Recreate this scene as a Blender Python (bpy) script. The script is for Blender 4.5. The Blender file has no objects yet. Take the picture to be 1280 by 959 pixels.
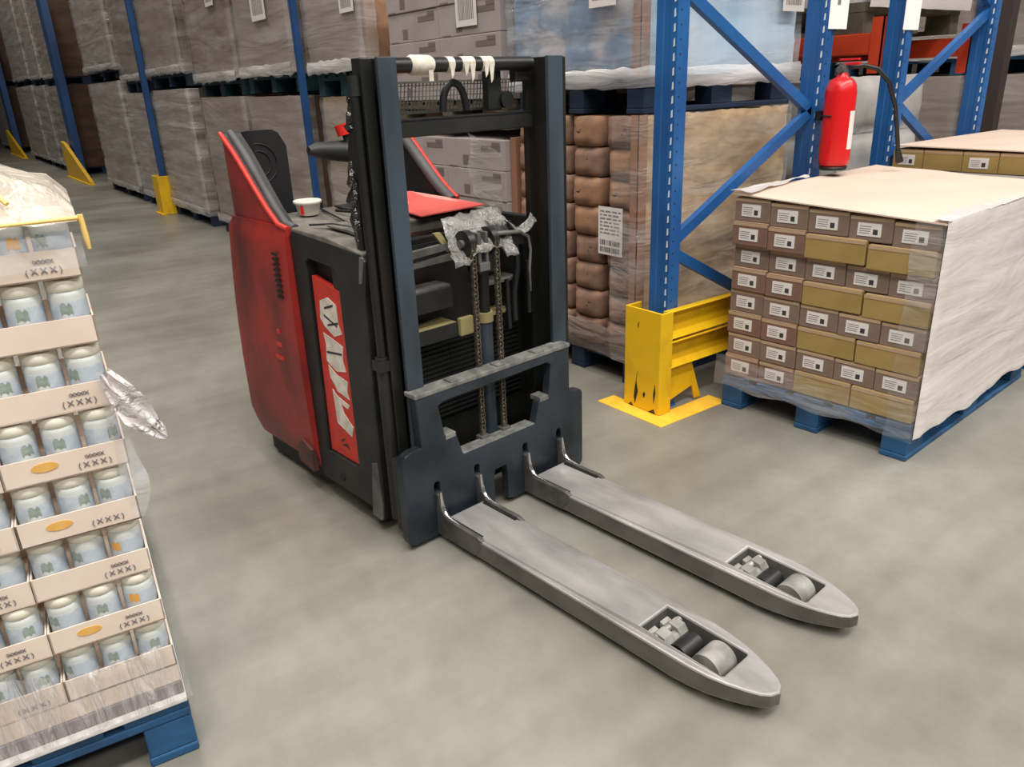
import bpy, bmesh, math, random
from mathutils import Vector, Matrix
random.seed(7)
C = bpy.context.scene.collection
SC = bpy.context.scene
PI = math.pi

# ------------------------------------------------------------------ materials
def new_mat(name):
    m = bpy.data.materials.new(name); m.use_nodes = True
    nt = m.node_tree; b = nt.nodes['Principled BSDF']
    return m, nt, b

def lin(c):
    return tuple(((x / 255) / 12.92 if x / 255 <= .04045 else ((x / 255 + .055) / 1.055) ** 2.4) for x in c) + (1,)

def mat(name, c, rough=.6, metal=0., c2=None, scale=8., stretch=(1, 1, 1), lo=.35, hi=.65, bump=0., bscale=40., spec=.5, rough2=None, detail=4.):
    """principled surface, two sRGB tones mixed by noise (dirt, wear, print)"""
    m, nt, b = new_mat(name)
    N, L = nt.nodes, nt.links
    b.inputs['Base Color'].default_value = lin(c)
    b.inputs['Roughness'].default_value = rough
    b.inputs['Metallic'].default_value = metal
    b.inputs['Specular IOR Level'].default_value = spec
    tc = N.new('ShaderNodeTexCoord'); mp = N.new('ShaderNodeMapping'); mp.inputs['Scale'].default_value = stretch
    L.new(tc.outputs['Object'], mp.inputs['Vector'])
    if c2 is not None:
        no = N.new('ShaderNodeTexNoise'); no.inputs['Scale'].default_value = scale; no.inputs['Detail'].default_value = detail
        L.new(mp.outputs['Vector'], no.inputs['Vector'])
        mr = N.new('ShaderNodeMapRange'); mr.inputs['From Min'].default_value = lo; mr.inputs['From Max'].default_value = hi
        L.new(no.outputs['Fac'], mr.inputs['Value'])
        mx = N.new('ShaderNodeMix'); mx.data_type = 'RGBA'
        mx.inputs[6].default_value = lin(c); mx.inputs[7].default_value = lin(c2)
        L.new(mr.outputs['Result'], mx.inputs[0]); L.new(mx.outputs[2], b.inputs['Base Color'])
        if rough2 is not None:
            m2 = N.new('ShaderNodeMapRange'); m2.inputs['To Min'].default_value = rough; m2.inputs['To Max'].default_value = rough2
            L.new(mr.outputs['Result'], m2.inputs['Value']); L.new(m2.outputs['Result'], b.inputs['Roughness'])
    if bump:
        nb = N.new('ShaderNodeTexNoise'); nb.inputs['Scale'].default_value = bscale; nb.inputs['Detail'].default_value = 3
        L.new(mp.outputs['Vector'], nb.inputs['Vector'])
        bp = N.new('ShaderNodeBump'); bp.inputs['Strength'].default_value = bump; bp.inputs['Distance'].default_value = .01
        L.new(nb.outputs['Fac'], bp.inputs['Height']); L.new(bp.outputs['Normal'], b.inputs['Normal'])
    return m

def film_mat(name, c, lo, hi, stretch, scale=3., rough=.16, bump=.6, bscale=5., spec=.6):
    """stretch film: clear with milky overlaps, glossy wrinkles"""
    m, nt, b = new_mat(name)
    N, L = nt.nodes, nt.links
    out = N['Material Output']
    b.inputs['Base Color'].default_value = lin(c); b.inputs['Roughness'].default_value = rough
    b.inputs['Specular IOR Level'].default_value = spec
    tc = N.new('ShaderNodeTexCoord'); mp = N.new('ShaderNodeMapping'); mp.inputs['Scale'].default_value = stretch
    L.new(tc.outputs['Object'], mp.inputs['Vector'])
    no = N.new('ShaderNodeTexNoise'); no.inputs['Scale'].default_value = scale; no.inputs['Detail'].default_value = 5
    L.new(mp.outputs['Vector'], no.inputs['Vector'])
    mr = N.new('ShaderNodeMapRange'); mr.inputs['From Min'].default_value = .35; mr.inputs['From Max'].default_value = .68
    mr.inputs['To Min'].default_value = lo; mr.inputs['To Max'].default_value = hi
    L.new(no.outputs['Fac'], mr.inputs['Value'])
    nb = N.new('ShaderNodeTexNoise'); nb.inputs['Scale'].default_value = bscale; nb.inputs['Detail'].default_value = 4; nb.inputs['Distortion'].default_value = .6
    L.new(mp.outputs['Vector'], nb.inputs['Vector'])
    bp = N.new('ShaderNodeBump'); bp.inputs['Strength'].default_value = bump; bp.inputs['Distance'].default_value = .05
    L.new(nb.outputs['Fac'], bp.inputs['Height']); L.new(bp.outputs['Normal'], b.inputs['Normal'])
    tr = N.new('ShaderNodeBsdfTransparent'); ms = N.new('ShaderNodeMixShader')
    L.new(mr.outputs['Result'], ms.inputs[0]); L.new(tr.outputs[0], ms.inputs[1]); L.new(b.outputs[0], ms.inputs[2])
    L.new(ms.outputs[0], out.inputs['Surface'])
    return m

M = {}
M['red'] = mat('truck_red', (156, 42, 37), .45, c2=(86, 32, 30), scale=5, lo=.38, hi=.7, bump=.06, stretch=(1, 1, .6))
M['skirtmat'] = mat('scraped_skirt', (96, 52, 46), .6, c2=(60, 50, 46), scale=14)
M['redbright'] = mat('sticker_red', (200, 52, 40), .5, c2=(170, 46, 36), scale=30, lo=.5, hi=.8)
M['paper_red'] = mat('folder_red', (238, 108, 100), .4, c2=(226, 88, 80), scale=6)
M['paper_stripe'] = mat('folder_stripe', (244, 150, 140), .45)
M['black'] = mat('truck_black', (25, 26, 26), .52, c2=(46, 44, 41), scale=9, lo=.5, hi=.8, bump=.1)
M['pad'] = mat('black_padding', (17, 17, 18), .6)
M['padedge'] = mat('grey_padding_edge', (84, 84, 84), .65, c2=(70, 70, 70))
M['deck'] = mat('dusty_deck', (116, 110, 101), .75, c2=(78, 75, 69), scale=14, lo=.4, hi=.7)
M['mast'] = mat('mast_front_paint', (64, 76, 87), .46, c2=(46, 54, 61), scale=7, stretch=(1, 1, .35), lo=.4, hi=.65, metal=.15)
M['mastdark'] = mat('mast_dark', (17, 18, 18), .42, c2=(34, 33, 30), scale=10, stretch=(1, 1, .2))
M['carriage'] = mat('carriage_paint', (52, 60, 68), .38, c2=(29, 34, 40), scale=5, lo=.36, hi=.66, metal=.2, bump=.08)
M['wornedge'] = mat('worn_metal_edge', (150, 148, 142), .45, metal=.4, c2=(110, 110, 106), scale=30)
M['steel'] = mat('worn_fork_steel', (180, 176, 173), .40, metal=.4, c2=(134, 130, 128), scale=4.5, stretch=(.7, 2, 1), lo=.38, hi=.68, rough2=.55, bump=.05)
M['ribmat'] = mat('fork_rib_steel', (104, 100, 96), .45, metal=.4, c2=(80, 77, 74), scale=20)
M['forkside'] = mat('fork_flank_shaded', (116, 112, 107), .5, metal=.35, c2=(88, 85, 81), scale=9, stretch=(.6, 2, 1), lo=.4, hi=.68)  # flanks coloured darker than the fork tops for their shade
M['polish'] = mat('polished_steel', (215, 215, 215), .2, metal=.95)
M['roller'] = mat('polyurethane_roller', (150, 147, 140), .55, c2=(118, 115, 108), scale=20)
M['chain'] = mat('chain_steel', (116, 106, 92), .45, metal=.6, c2=(86, 78, 68), scale=60)
M['oldyellow'] = mat('faded_yellow', (150, 136, 92), .6)
M['greymetal'] = mat('grey_metal', (118, 116, 112), .5, metal=.3, c2=(80, 79, 77), scale=12)
M['tape'] = mat('white_tape', (226, 218, 204), .7, c2=(196, 186, 170), scale=30)
M['redknob'] = mat('red_button', (206, 34, 28), .35)
M['cup'] = mat('white_cup', (226, 218, 206), .5)
M['floor'] = None
M['blue'] = mat('rack_blue', (36, 96, 158), .38, c2=(30, 80, 138), scale=4)
M['hole'] = mat('rack_slot_backlight', (214, 218, 220), .4)  # pale colour stands for light seen through the post slots
M['holedark'] = mat('rack_hole', (20, 40, 66), .6)
M['palletblue'] = mat('pallet_blue', (34, 84, 126), .7, c2=(26, 60, 92), scale=9, lo=.4, hi=.7, bump=.15)
M['palletteal'] = mat('pallet_teal', (26, 62, 70), .75, c2=(18, 44, 52), scale=9)
M['palletnavy'] = mat('pallet_navy', (24, 44, 72), .75, c2=(18, 30, 48), scale=9)
M['palletwood'] = mat('pallet_wood', (92, 84, 66), .8, c2=(66, 60, 46), scale=9)
M['yellow'] = mat('guard_yellow', (232, 184, 16), .5, c2=(205, 158, 22), scale=10, lo=.5, hi=.8)
M['floorpaint'] = mat('floor_yellow_paint', (252, 200, 66), .5, c2=(240, 184, 54), scale=14)
M['orange'] = mat('beam_orange', (200, 66, 30), .45, c2=(176, 54, 26), scale=4)
M['white'] = mat('label_white', (222, 216, 210), .6)
M['signwhite'] = mat('sign_white', (242, 240, 236), .5)
M['ink'] = mat('label_ink', (58, 52, 56), .7)
M['inkgrey'] = mat('label_grey_ink', (128, 118, 118), .7)
M['extred'] = mat('extinguisher_red', (206, 22, 26), .3)
M['hose'] = mat('black_rubber', (22, 22, 24), .45)
M['carton'] = mat('carton_brown', (134, 112, 98), .8, c2=(116, 96, 84), scale=6)
M['carton2'] = mat('carton_rust', (132, 98, 82), .8, c2=(112, 84, 72), scale=6)
M['cartontop'] = mat('carton_rim', (176, 148, 118), .8)
M['ochredull'] = mat('dull_ochre_cartons', (140, 118, 92), .75, c2=(122, 100, 76), scale=3, stretch=(1, 1, 2.5))
M['ochre'] = mat('carton_ochre', (164, 138, 80), .75, c2=(146, 120, 66), scale=5)
M['sheet'] = mat('beige_slip_sheet', (212, 190, 172), .7, c2=(206, 182, 164), scale=2)
M['kraft'] = mat('kraft_pack', (160, 120, 90), .75, c2=(132, 100, 80), scale=12, lo=.4, hi=.7, bump=.25, bscale=18)
M['kraft2'] = mat('kraft_pack_dull', (146, 112, 92), .75, c2=(112, 88, 76), scale=12, lo=.4, hi=.7, bump=.25, bscale=18)
M['bagside'] = mat('bags_ochre', (202, 172, 130), .75, c2=(162, 130, 92), scale=7, lo=.38, hi=.66, stretch=(1, 1, 1.8), bump=.3, bscale=9)
M['cornerboard'] = mat('corner_board', (150, 106, 80), .8)
M['bluepack'] = mat('blue_white_pack', (112, 134, 160), .5, c2=(176, 172, 176), scale=5.5, lo=.42, hi=.6, bump=.4, bscale=9)
M['blueside'] = mat('pale_blue_bags', (208, 222, 232), .45, c2=(162, 194, 218), scale=2.4, stretch=(1, 1.4, .35), lo=.4, hi=.62, bump=.4, bscale=6)
M['greycarton'] = mat('grey_carton', (168, 156, 154), .75, c2=(156, 144, 142), scale=5)
M['greyprint'] = mat('grey_carton_print', (112, 100, 98), .8)
M['wrapA'] = mat('wrapped_cartons_taupe', (146, 130, 120), .7, c2=(126, 112, 102), scale=2.2, stretch=(1, 1, 2.4), lo=.38, hi=.65)
M['wrapB'] = mat('wrapped_cartons_brown', (132, 114, 100), .7, c2=(108, 92, 80), scale=2.5, stretch=(1.5, 1, 3), lo=.38, hi=.65)
M['wrapC'] = mat('wrapped_cartons_pale', (166, 154, 148), .65, c2=(146, 132, 126), scale=2.5, stretch=(1, 1, 3), lo=.38, hi=.65)
M['wrapD'] = mat('wrapped_cartons_dark', (70, 46, 32), .85, c2=(44, 29, 21), scale=3, stretch=(1, 1, 3), lo=.38, hi=.65)
M['sidebrown'] = mat('carton_side_brown', (98, 74, 58), .8, c2=(76, 57, 45), scale=3, stretch=(1, 1, 3))
M['whitebale'] = mat('white_bale', (206, 202, 196), .5, c2=(182, 178, 172), scale=5, bump=.5, bscale=6)
M['tray'] = mat('tray_card', (230, 212, 196), .75, c2=(222, 202, 184), scale=8)
M['trayink'] = mat('tray_ink', (112, 104, 112), .8)
M['traylogo'] = mat('tray_orange_print', (226, 178, 96), .7, c2=(222, 160, 74), scale=40)
M['jar'] = mat('jar_white', (214, 216, 210), .28, c2=(204, 208, 206), scale=9)
M['lid'] = mat('jar_lid_cream', (238, 232, 214), .4)
M['jarlabel'] = mat('jar_label_blue', (180, 190, 200), .4, c2=(214, 216, 214), scale=26, lo=.42, hi=.6)
M['jargreen'] = mat('jar_print_green', (128, 142, 130), .5, c2=(168, 178, 170), scale=60)
M['jarorange'] = mat('jar_print_orange', (226, 166, 84), .5)
M['flimsy'] = film_mat('clear_film', (236, 236, 240), .05, .34, (1, 1, 1), 5, .12, .8, 7)
M['filmA'] = film_mat('film_wrap', (214, 206, 202), .10, .46, (.45, .45, 2.8), 2.4, .14, .85, 2.0)
M['filmB'] = film_mat('film_wrap_light', (226, 220, 216), .12, .55, (.45, .45, 3.8), 1.8, .12, .95, 1.9)
M['milky'] = film_mat('milky_film', (232, 223, 217), .84, .96, (.6, .6, 3.6), 2.6, .2, .22, 2.6)
M['clear'] = film_mat('clear_film_thin', (220, 216, 214), .06, .3, (.6, .6, 2.5), 3, .14, .8, 5)
M['domefilm'] = film_mat('cover_film', (222, 210, 194), .5, .9, (1, 1, 1), 6, .2, .8, 8)
M['domeyellow'] = mat('warm_light_streak', (244, 206, 120), .5)
M['wallmat'] = mat('warehouse_wall', (110, 102, 96), .9, c2=(98, 92, 86), scale=1)

def floor_mat():
    m, nt, b = new_mat('polished_concrete'); N, L = nt.nodes, nt.links
    tc = N.new('ShaderNodeTexCoord')
    def noise(scale, st, det=5, rough=.55, rot=0):
        mp = N.new('ShaderNodeMapping'); mp.inputs['Scale'].default_value = st; mp.inputs['Rotation'].default_value = (0, 0, rot)
        L.new(tc.outputs['Object'], mp.inputs['Vector'])
        n = N.new('ShaderNodeTexNoise'); n.inputs['Scale'].default_value = scale; n.inputs['Detail'].default_value = det; n.inputs['Roughness'].default_value = rough
        L.new(mp.outputs['Vector'], n.inputs['Vector']); return n
    n1 = noise(1.1, (1, 1, 1)); n2 = noise(9, (1, 1, 1), 8, .7); n3 = noise(2.2, (3.2, .35, 1), 4, .5, .5)
    def ramp(n, a, b_, lo, hi):
        r = N.new('ShaderNodeMapRange'); r.inputs['From Min'].default_value = lo; r.inputs['From Max'].default_value = hi
        r.inputs['To Min'].default_value = a; r.inputs['To Max'].default_value = b_
        L.new(n.outputs['Fac'], r.inputs['Value']); return r
    r1 = ramp(n1, 0, 1, .35, .65)
    mx = N.new('ShaderNodeMix'); mx.data_type = 'RGBA'; mx.inputs[6].default_value = lin((122, 118, 107)); mx.inputs[7].default_value = lin((142, 139, 129))
    L.new(r1.outputs[0], mx.inputs[0])
    r2 = ramp(n2, .86, 1.06, .3, .7); r3 = ramp(n3, .90, 1.06, .35, .65)
    mu = N.new('ShaderNodeMath'); mu.operation = 'MULTIPLY'; L.new(r2.outputs[0], mu.inputs[0]); L.new(r3.outputs[0], mu.inputs[1])
    vm = N.new('ShaderNodeVectorMath'); vm.operation = 'SCALE'; L.new(mx.outputs[2], vm.inputs[0]); L.new(mu.outputs[0], vm.inputs['Scale'])
    L.new(vm.outputs[0], b.inputs['Base Color'])
    rr = ramp(n1, .3, .46, .3, .7); L.new(rr.outputs[0], b.inputs['Roughness'])
    b.inputs['Specular IOR Level'].default_value = .45
    bp = N.new('ShaderNodeBump'); bp.inputs['Strength'].default_value = .08; bp.inputs['Distance'].default_value = .01
    L.new(n2.outputs['Fac'], bp.inputs['Height']); L.new(bp.outputs['Normal'], b.inputs['Normal'])
    return m
M['floor'] = floor_mat()

# ------------------------------------------------------------------ mesh helpers
class MB:
    """collects boxes, prisms, tubes and lathes into one mesh with material slots"""
    def __init__(s): s.v, s.f, s.mi, s.mats, s.sm = [], [], [], [], []
    def slot(s, m):
        if m not in s.mats: s.mats.append(m)
        return s.mats.index(m)
    def add(s, vs, fs, m, smooth=False):
        o = len(s.v); k = s.slot(m); s.v += [tuple(v) for v in vs]
        for f in fs: s.f.append(tuple(i + o for i in f)); s.mi.append(k); s.sm.append(smooth)
        return s
    def box(s, a, b, m, R=None, bev=0.):
        x0, y0, z0 = [min(a[i], b[i]) for i in range(3)]; x1, y1, z1 = [max(a[i], b[i]) for i in range(3)]
        if bev:
            bm = bmesh.new(); bmesh.ops.create_cube(bm, size=1)
            for v in bm.verts: v.co = Vector(((x0 + x1) / 2 + v.co.x * (x1 - x0), (y0 + y1) / 2 + v.co.y * (y1 - y0), (z0 + z1) / 2 + v.co.z * (z1 - z0)))
            bmesh.ops.bevel(bm, geom=bm.edges[:], offset=min(bev, .45 * min(x1 - x0, y1 - y0, z1 - z0)), segments=2, profile=.6, affect='EDGES')
            bm.verts.index_update()
            vs = [v.co.copy() for v in bm.verts]; fs = [[v.index for v in f.verts] for f in bm.faces]; bm.free()
        else:
            vs = [Vector(p) for p in ((x0, y0, z0), (x1, y0, z0), (x1, y1, z0), (x0, y1, z0), (x0, y0, z1), (x1, y0, z1), (x1, y1, z1), (x0, y1, z1))]
            fs = [(3, 2, 1, 0), (4, 5, 6, 7), (0, 1, 5, 4), (1, 2, 6, 5), (2, 3, 7, 6), (3, 0, 4, 7)]
        if R is not None: vs = [R @ v for v in vs]
        return s.add(vs, fs, m)
    def prism(s, poly, d0, d1, m, axis='y'):
        """polygon in the plane across axis, extruded from d0 to d1"""
        n = len(poly)
        def P(p, d): return {'y': (p[0], d, p[1]), 'x': (d, p[0], p[1]), 'z': (p[0], p[1], d)}[axis]
        vs = [P(p, d0) for p in poly] + [P(p, d1) for p in poly]
        fs = [tuple(range(n)), tuple(range(2 * n - 1, n - 1, -1))] + [(i, n + i, n + (i + 1) % n, (i + 1) % n) for i in range(n)]
        return s.add(vs, fs, m)
    def cyl(s, p0, p1, r, m, n=16, r1=None, smooth=True):
        p0, p1 = Vector(p0), Vector(p1); d = (p1 - p0).normalized()
        a = d.orthogonal().normalized(); b = d.cross(a); r1 = r if r1 is None else r1
        vs = []
        for (p, q) in ((p0, r), (p1, r1)):
            for i in range(n):
                t = 2 * PI * i / n; vs.append(p + a * (q * math.cos(t)) + b * (q * math.sin(t)))
        s.add(vs, [(i, (i + 1) % n, n + (i + 1) % n, n + i) for i in range(n)], m, smooth)
        s.add(vs, [tuple(range(n - 1, -1, -1)), tuple(range(n, 2 * n))], m)
        return s
    def tube(s, pts, r, m, n=10):
        pts = [Vector(p) for p in pts]; rs = r if isinstance(r, (list, tuple)) else [r] * len(pts)
        vs, up = [], None
        for i, p in enumerate(pts):
            d = (pts[min(i + 1, len(pts) - 1)] - pts[max(i - 1, 0)]).normalized()
            if up is None: up = d.orthogonal().normalized()
            a = (up - d * up.dot(d)).normalized(); b = d.cross(a); up = a
            for k in range(n):
                t = 2 * PI * k / n; vs.append(p + (a * math.cos(t) + b * math.sin(t)) * rs[i])
        fs = []
        for i in range(len(pts) - 1):
            for k in range(n): fs.append((i * n + k, i * n + (k + 1) % n, (i + 1) * n + (k + 1) % n, (i + 1) * n + k))
        s.add(vs, fs, m, True)
        s.add(vs, [tuple(range(n - 1, -1, -1)), tuple(range((len(pts) - 1) * n, len(pts) * n))], m)
        return s
    def lathe(s, prof, m, c=(0, 0), n=20):
        """profile of (radius, z) turned about a vertical axis at c"""
        vs = []
        for (r, z) in prof:
            for k in range(n):
                t = 2 * PI * k / n; vs.append((c[0] + r * math.cos(t), c[1] + r * math.sin(t), z))
        fs = []
        for i in range(len(prof) - 1):
            for k in range(n): fs.append((i * n + k, i * n + (k + 1) % n, (i + 1) * n + (k + 1) % n, (i + 1) * n + k))
        s.add(vs, fs, m, True)
        L_ = len(prof) - 1
        s.add(vs, [tuple(range(n - 1, -1, -1)), tuple(range(L_ * n, L_ * n + n))], m)
        return s
    def mesh(s, name):
        me = bpy.data.meshes.new(name); me.from_pydata(s.v, [], s.f)
        for m in s.mats: me.materials.append(M[m] if isinstance(m, str) else m)
        me.polygons.foreach_set('material_index', s.mi); me.polygons.foreach_set('use_smooth', s.sm)
        bm = bmesh.new(); bm.from_mesh(me); bmesh.ops.recalc_face_normals(bm, faces=bm.faces); bm.to_mesh(me); bm.free()
        me.update(); return me

def put(name, src, parent=None, loc=(0, 0, 0), rotz=0., bev=0.):
    me = src.mesh(name) if isinstance(src, MB) else src
    o = bpy.data.objects.new(name, me); C.objects.link(o)
    o.location = loc; o.rotation_euler = (0, 0, rotz)
    if parent: o.parent = parent
    if bev:
        md = o.modifiers.new('soft_edges', 'BEVEL'); md.width = bev; md.segments = 2; md.limit_method = 'ANGLE'; md.angle_limit = math.radians(40)
    return o

def tag(o, label, cat, group=None, kind=None):
    o['label'] = label; o['category'] = cat
    if group: o['group'] = group
    if kind: o['kind'] = kind
    return o

def struct(name, src, **k):
    o = put(name, src, **k); o['kind'] = 'structure'; return o

def thing(name, label, cat, loc=(0, 0, 0), rotz=0., group=None):
    o = bpy.data.objects.new(name, None); C.objects.link(o); o.empty_display_size = .1
    o.location = loc; o.rotation_euler = (0, 0, rotz)
    return tag(o, label, cat, group)

def dup(root, loc=None, rotz=None, label=None, group=None):
    r = root.copy(); C.objects.link(r)
    if loc is not None: r.location = loc
    if rotz is not None: r.rotation_euler = (0, 0, rotz)
    if label: r['label'] = label
    if group: r['group'] = group
    for ch in list(root.children):
        c = ch.copy(); C.objects.link(c); c.parent = r
        for g in list(ch.children):
            d = g.copy(); C.objects.link(d); d.parent = c
    return r

def arc(cx, cy, r, a0, a1, n=6):
    return [(cx + r * math.cos(math.radians(a0 + (a1 - a0) * i / n)), cy + r * math.sin(math.radians(a0 + (a1 - a0) * i / n))) for i in range(n + 1)]

def curve_plate(name, outer, holes, th, bev, m, fn):
    """flat plate with real holes: 2D filled curve, extruded, bevelled; fn maps (x, y, depth) to the place"""
    cu = bpy.data.curves.new(name, 'CURVE'); cu.dimensions = '2D'; cu.fill_mode = 'BOTH'
    cu.extrude = max(th / 2 - bev, .0005); cu.bevel_depth = bev; cu.bevel_resolution = 1; cu.offset = -bev
    for pl in [outer] + holes:
        sp = cu.splines.new('POLY'); sp.points.add(len(pl) - 1); sp.use_cyclic_u = True
        for i, p in enumerate(pl): sp.points[i].co = (p[0], p[1], 0, 1)
    o = bpy.data.objects.new('tmp', cu); C.objects.link(o)
    dg = bpy.context.evaluated_depsgraph_get(); me = bpy.data.meshes.new_from_object(o.evaluated_get(dg))
    bpy.data.objects.remove(o); bpy.data.curves.remove(cu)
    for v in me.vertices: v.co = fn(v.co.x, v.co.y, v.co.z)
    bm = bmesh.new(); bm.from_mesh(me); bmesh.ops.remove_doubles(bm, verts=bm.verts, dist=1e-5)
    bmesh.ops.recalc_face_normals(bm, faces=bm.faces); bm.to_mesh(me); bm.free()
    me.materials.clear(); me.materials.append(M[m]); me.name = name
    for p in me.polygons: p.use_smooth = False
    return me

def text_mesh(name, body, size, m, fn, ex=.0008):
    cu = bpy.data.curves.new(name, 'FONT'); cu.body = body; cu.size = size; cu.extrude = ex; cu.align_x = 'CENTER'; cu.align_y = 'CENTER'; cu.resolution_u = 2
    o = bpy.data.objects.new('tmp', cu); C.objects.link(o)
    dg = bpy.context.evaluated_depsgraph_get(); me = bpy.data.meshes.new_from_object(o.evaluated_get(dg))
    bpy.data.objects.remove(o); bpy.data.curves.remove(cu)
    for v in me.vertices: v.co = fn(v.co.x, v.co.y, v.co.z)
    me.materials.clear(); me.materials.append(M[m]); me.name = name
    return me

# ------------------------------------------------------------------ camera
f_px, pitch, roll, yaw, cam_h = 960.0, .37158677, -.04059375, -.94202577, 1.3541
fw = Vector((math.sin(yaw) * math.cos(pitch), math.cos(yaw) * math.cos(pitch), -math.sin(pitch)))
rt = Vector((math.cos(yaw), -math.sin(yaw), 0)); up = rt.cross(fw)
r2 = math.cos(roll) * rt + math.sin(roll) * up; u2 = -math.sin(roll) * rt + math.cos(roll) * up
cd = bpy.data.cameras.new('camera'); cam = bpy.data.objects.new('camera', cd); C.objects.link(cam)
cam.matrix_world = Matrix(((r2.x, u2.x, -fw.x, 0), (r2.y, u2.y, -fw.y, 0), (r2.z, u2.z, -fw.z, cam_h), (0, 0, 0, 1)))
cd.sensor_width = 36; cd.lens = f_px / 1280 * 36; cd.clip_start = .05; cd.clip_end = 200
SC.camera = cam

# ------------------------------------------------------------------ setting
struct('floor', MB().box((-40, -9, -.1), (14, 16, 0), 'floor'))
struct('wall_back', MB().box((-40, 15.8, 0), (14, 16, 8), 'wallmat'))
struct('wall_left', MB().box((-40, -9, 0), (-39.8, 15.8, 8), 'wallmat'))
struct('ceiling', MB().box((-40, -9, 8), (14, 16, 8.2), 'wallmat'))

# yellow corner marking painted on the floor
mk = MB()
mk.prism([(-2.37, 2.2), (-1.985, 2.2), (-1.985, 2.62), (-2.085, 2.62), (-2.085, 2.3), (-2.37, 2.3)], 0.0, .0025, 'floorpaint', 'z')
tag(put('floor_marking', mk), 'yellow L-shaped line painted on the floor round the rack guard', 'floor marking')

# ------------------------------------------------------------------ stacker truck
TX, TY, TYAW = -1.91341604, 1.32078090, .09742812
truck = thing('pallet_stacker', 'red and black stand-on pallet stacker with lowered steel forks', 'forklift', (TX, TY, 0), TYAW)

# --- forks
def fork_mesh(sgn):
    c = .19 * sgn
    half = [(.045, .088), (.93, .088), (.975, .085), (1.02, .078), (1.06, .067), (1.10, .052), (1.13, .037), (1.147, .022)]
    out = [(u, w) for u, w in half] + [(1.1567, 0)] + [(u, -w) for u, w in reversed(half)]
    hole = [(.808, -.054), (.808, .054)] + [(1.038, .054), (1.043, .049), (1.043, -.049), (1.038, -.054)]
    def fn(x, y, z):
        t = (z + .0325) / .065
        k = min(1, max(0, (x - .88) / .27)); top = .087 - .016 * k - (.006 if x < .2 else 0) * max(0, 1 - abs(x) / .2); bot = .020 + .014 * k ** 1.5
        return Vector((x, c + y, bot + (top - bot) * t))
    return curve_plate('fork', out, [hole], .065, .006, 'steel', fn)
for s in (-1, 1):
    fk = put('fork', fork_mesh(s), truck)
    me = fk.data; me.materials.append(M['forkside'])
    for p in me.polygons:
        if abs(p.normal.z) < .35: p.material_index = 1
    c = .19 * s
    for q in (-1, 1):   # strengthening ribs from the carriage plate down along the fork heel
        y = c + q * .082
        rib = MB()
        prof = [(.0, .02), (.20, .02), (.235, .066), (.232, .086), (.215, .0915), (.075, .0915), (.052, .098), (.04, .118), (.034, .165), (.0, .165)]
        rib.prism(prof, y - .008, y + .008, 'ribmat')
        put('fork_rib', rib, fk, bev=.003)
        pol = MB()
        pth = [(.0365, y, .175), (.0385, y, .14), (.043, y, .116), (.055, y, .1005), (.076, y, .0935), (.12, y, .092)]
        pol.tube(pth, [.004, .0075, .009, .009, .007, .003], 'polish', 8)
        put('polished_bend', pol, fk)['label'] = 'shiny worn bend of the fork heel'
        gr = MB(); gr.box((.06, y - q * .017, .072), (.215, y - q * .0085, .0868), 'mastdark'); put('heel_groove', gr, fk)
    w = MB()
    w.cyl((.985, c - .036, .046), (.985, c + .036, .046), .041, 'roller', 28)
    w.cyl((.985, c - .05, .046), (.985, c + .05, .046), .012, 'steel', 12)
    put('load_roller_and_dark_drum', w, fk)['label'] = 'pale rubbery load roller'
    w2 = MB(); w2.cyl((.905, c - .036, .040), (.905, c + .036, .040), .030, 'mastdark', 24); put('load_roller_and_dark_drum', w2, fk)['label'] = 'dark drum standing for the shaded hollow behind the load roller'  # near-black drum stands in for the shade inside the slot
    b = MB()
    b.prism([(.818, .03), (.868, .03), (.885, .06), (.872, .079), (.845, .083), (.832, .066), (.818, .07)], c - .046, c - .012, 'roller')
    b.prism([(.818, .03), (.868, .03), (.885, .06), (.872, .079), (.845, .083), (.832, .066), (.818, .07)], c + .008, c + .040, 'roller')
    b.cyl((.848, c - .05, .07), (.848, c + .05, .07), .009, 'steel', 12)
    b.cyl((.868, c - .03, .05), (.868, c + .03, .05), .018, 'roller', 12)
    put('roller_link', b, fk, bev=.002)
    b = MB(); b.box((.81, c - .053, .018), (1.04, c + .053, .024), 'mastdark'); put('roller_well', b, fk)

# --- carriage
pl = []
pl += arc(-.395 + .028, .03 + .012, .026, 180, 265, 3)
pl += [(-.055, .012), (-.036, .026), (-.036, .13), (-.030, .155), (.018, .155), (.024, .13), (.024, .024), (.05, .016)]
pl += arc(.397 - .02, .04, .02, 275, 360, 3)
pl += arc(.397 - .022, .325 - .022, .022, 0, 90, 4)
pl += [(.33, .330), (.328, .470)] + [(.330, .50), (-.326, .505), (-.322, .470), (-.317, .337)] + arc(-.395 + .045, .335 - .045, .045, 95, 180, 5)
win = [(-.243, .452), (-.226, .350), (-.185, .345), (-.180, .332), (-.160, .262), (.160, .262), (.180, .330), (.186, .337), (.225, .340), (.240, .456), (.22, .468), (-.225, .462)]
holes = [win]
for v in (-.272, -.108, .108, .272): holes.append([(v - .011, .168), (v + .011, .168), (v + .011, .196), (v + .006, .204), (v - .006, .204), (v - .011, .196)])
car = put('fork_carriage', curve_plate('fork_carriage', pl, holes, .034, .0035, 'carriage', lambda x, y, z: Vector((.003 + z, x, y))), truck)
b = MB(); b.box((-.034, -.328, .497), (.023, .332, .512), 'wornedge', bev=.004)
for v in (-.17, .02, .19): b.box((-.02, v - .02, .511), (.02, v + .02, .518), 'wornedge', bev=.002)
put('carriage_top_rail', b, car)['label'] = 'worn pale upper edge of the carriage'
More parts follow.
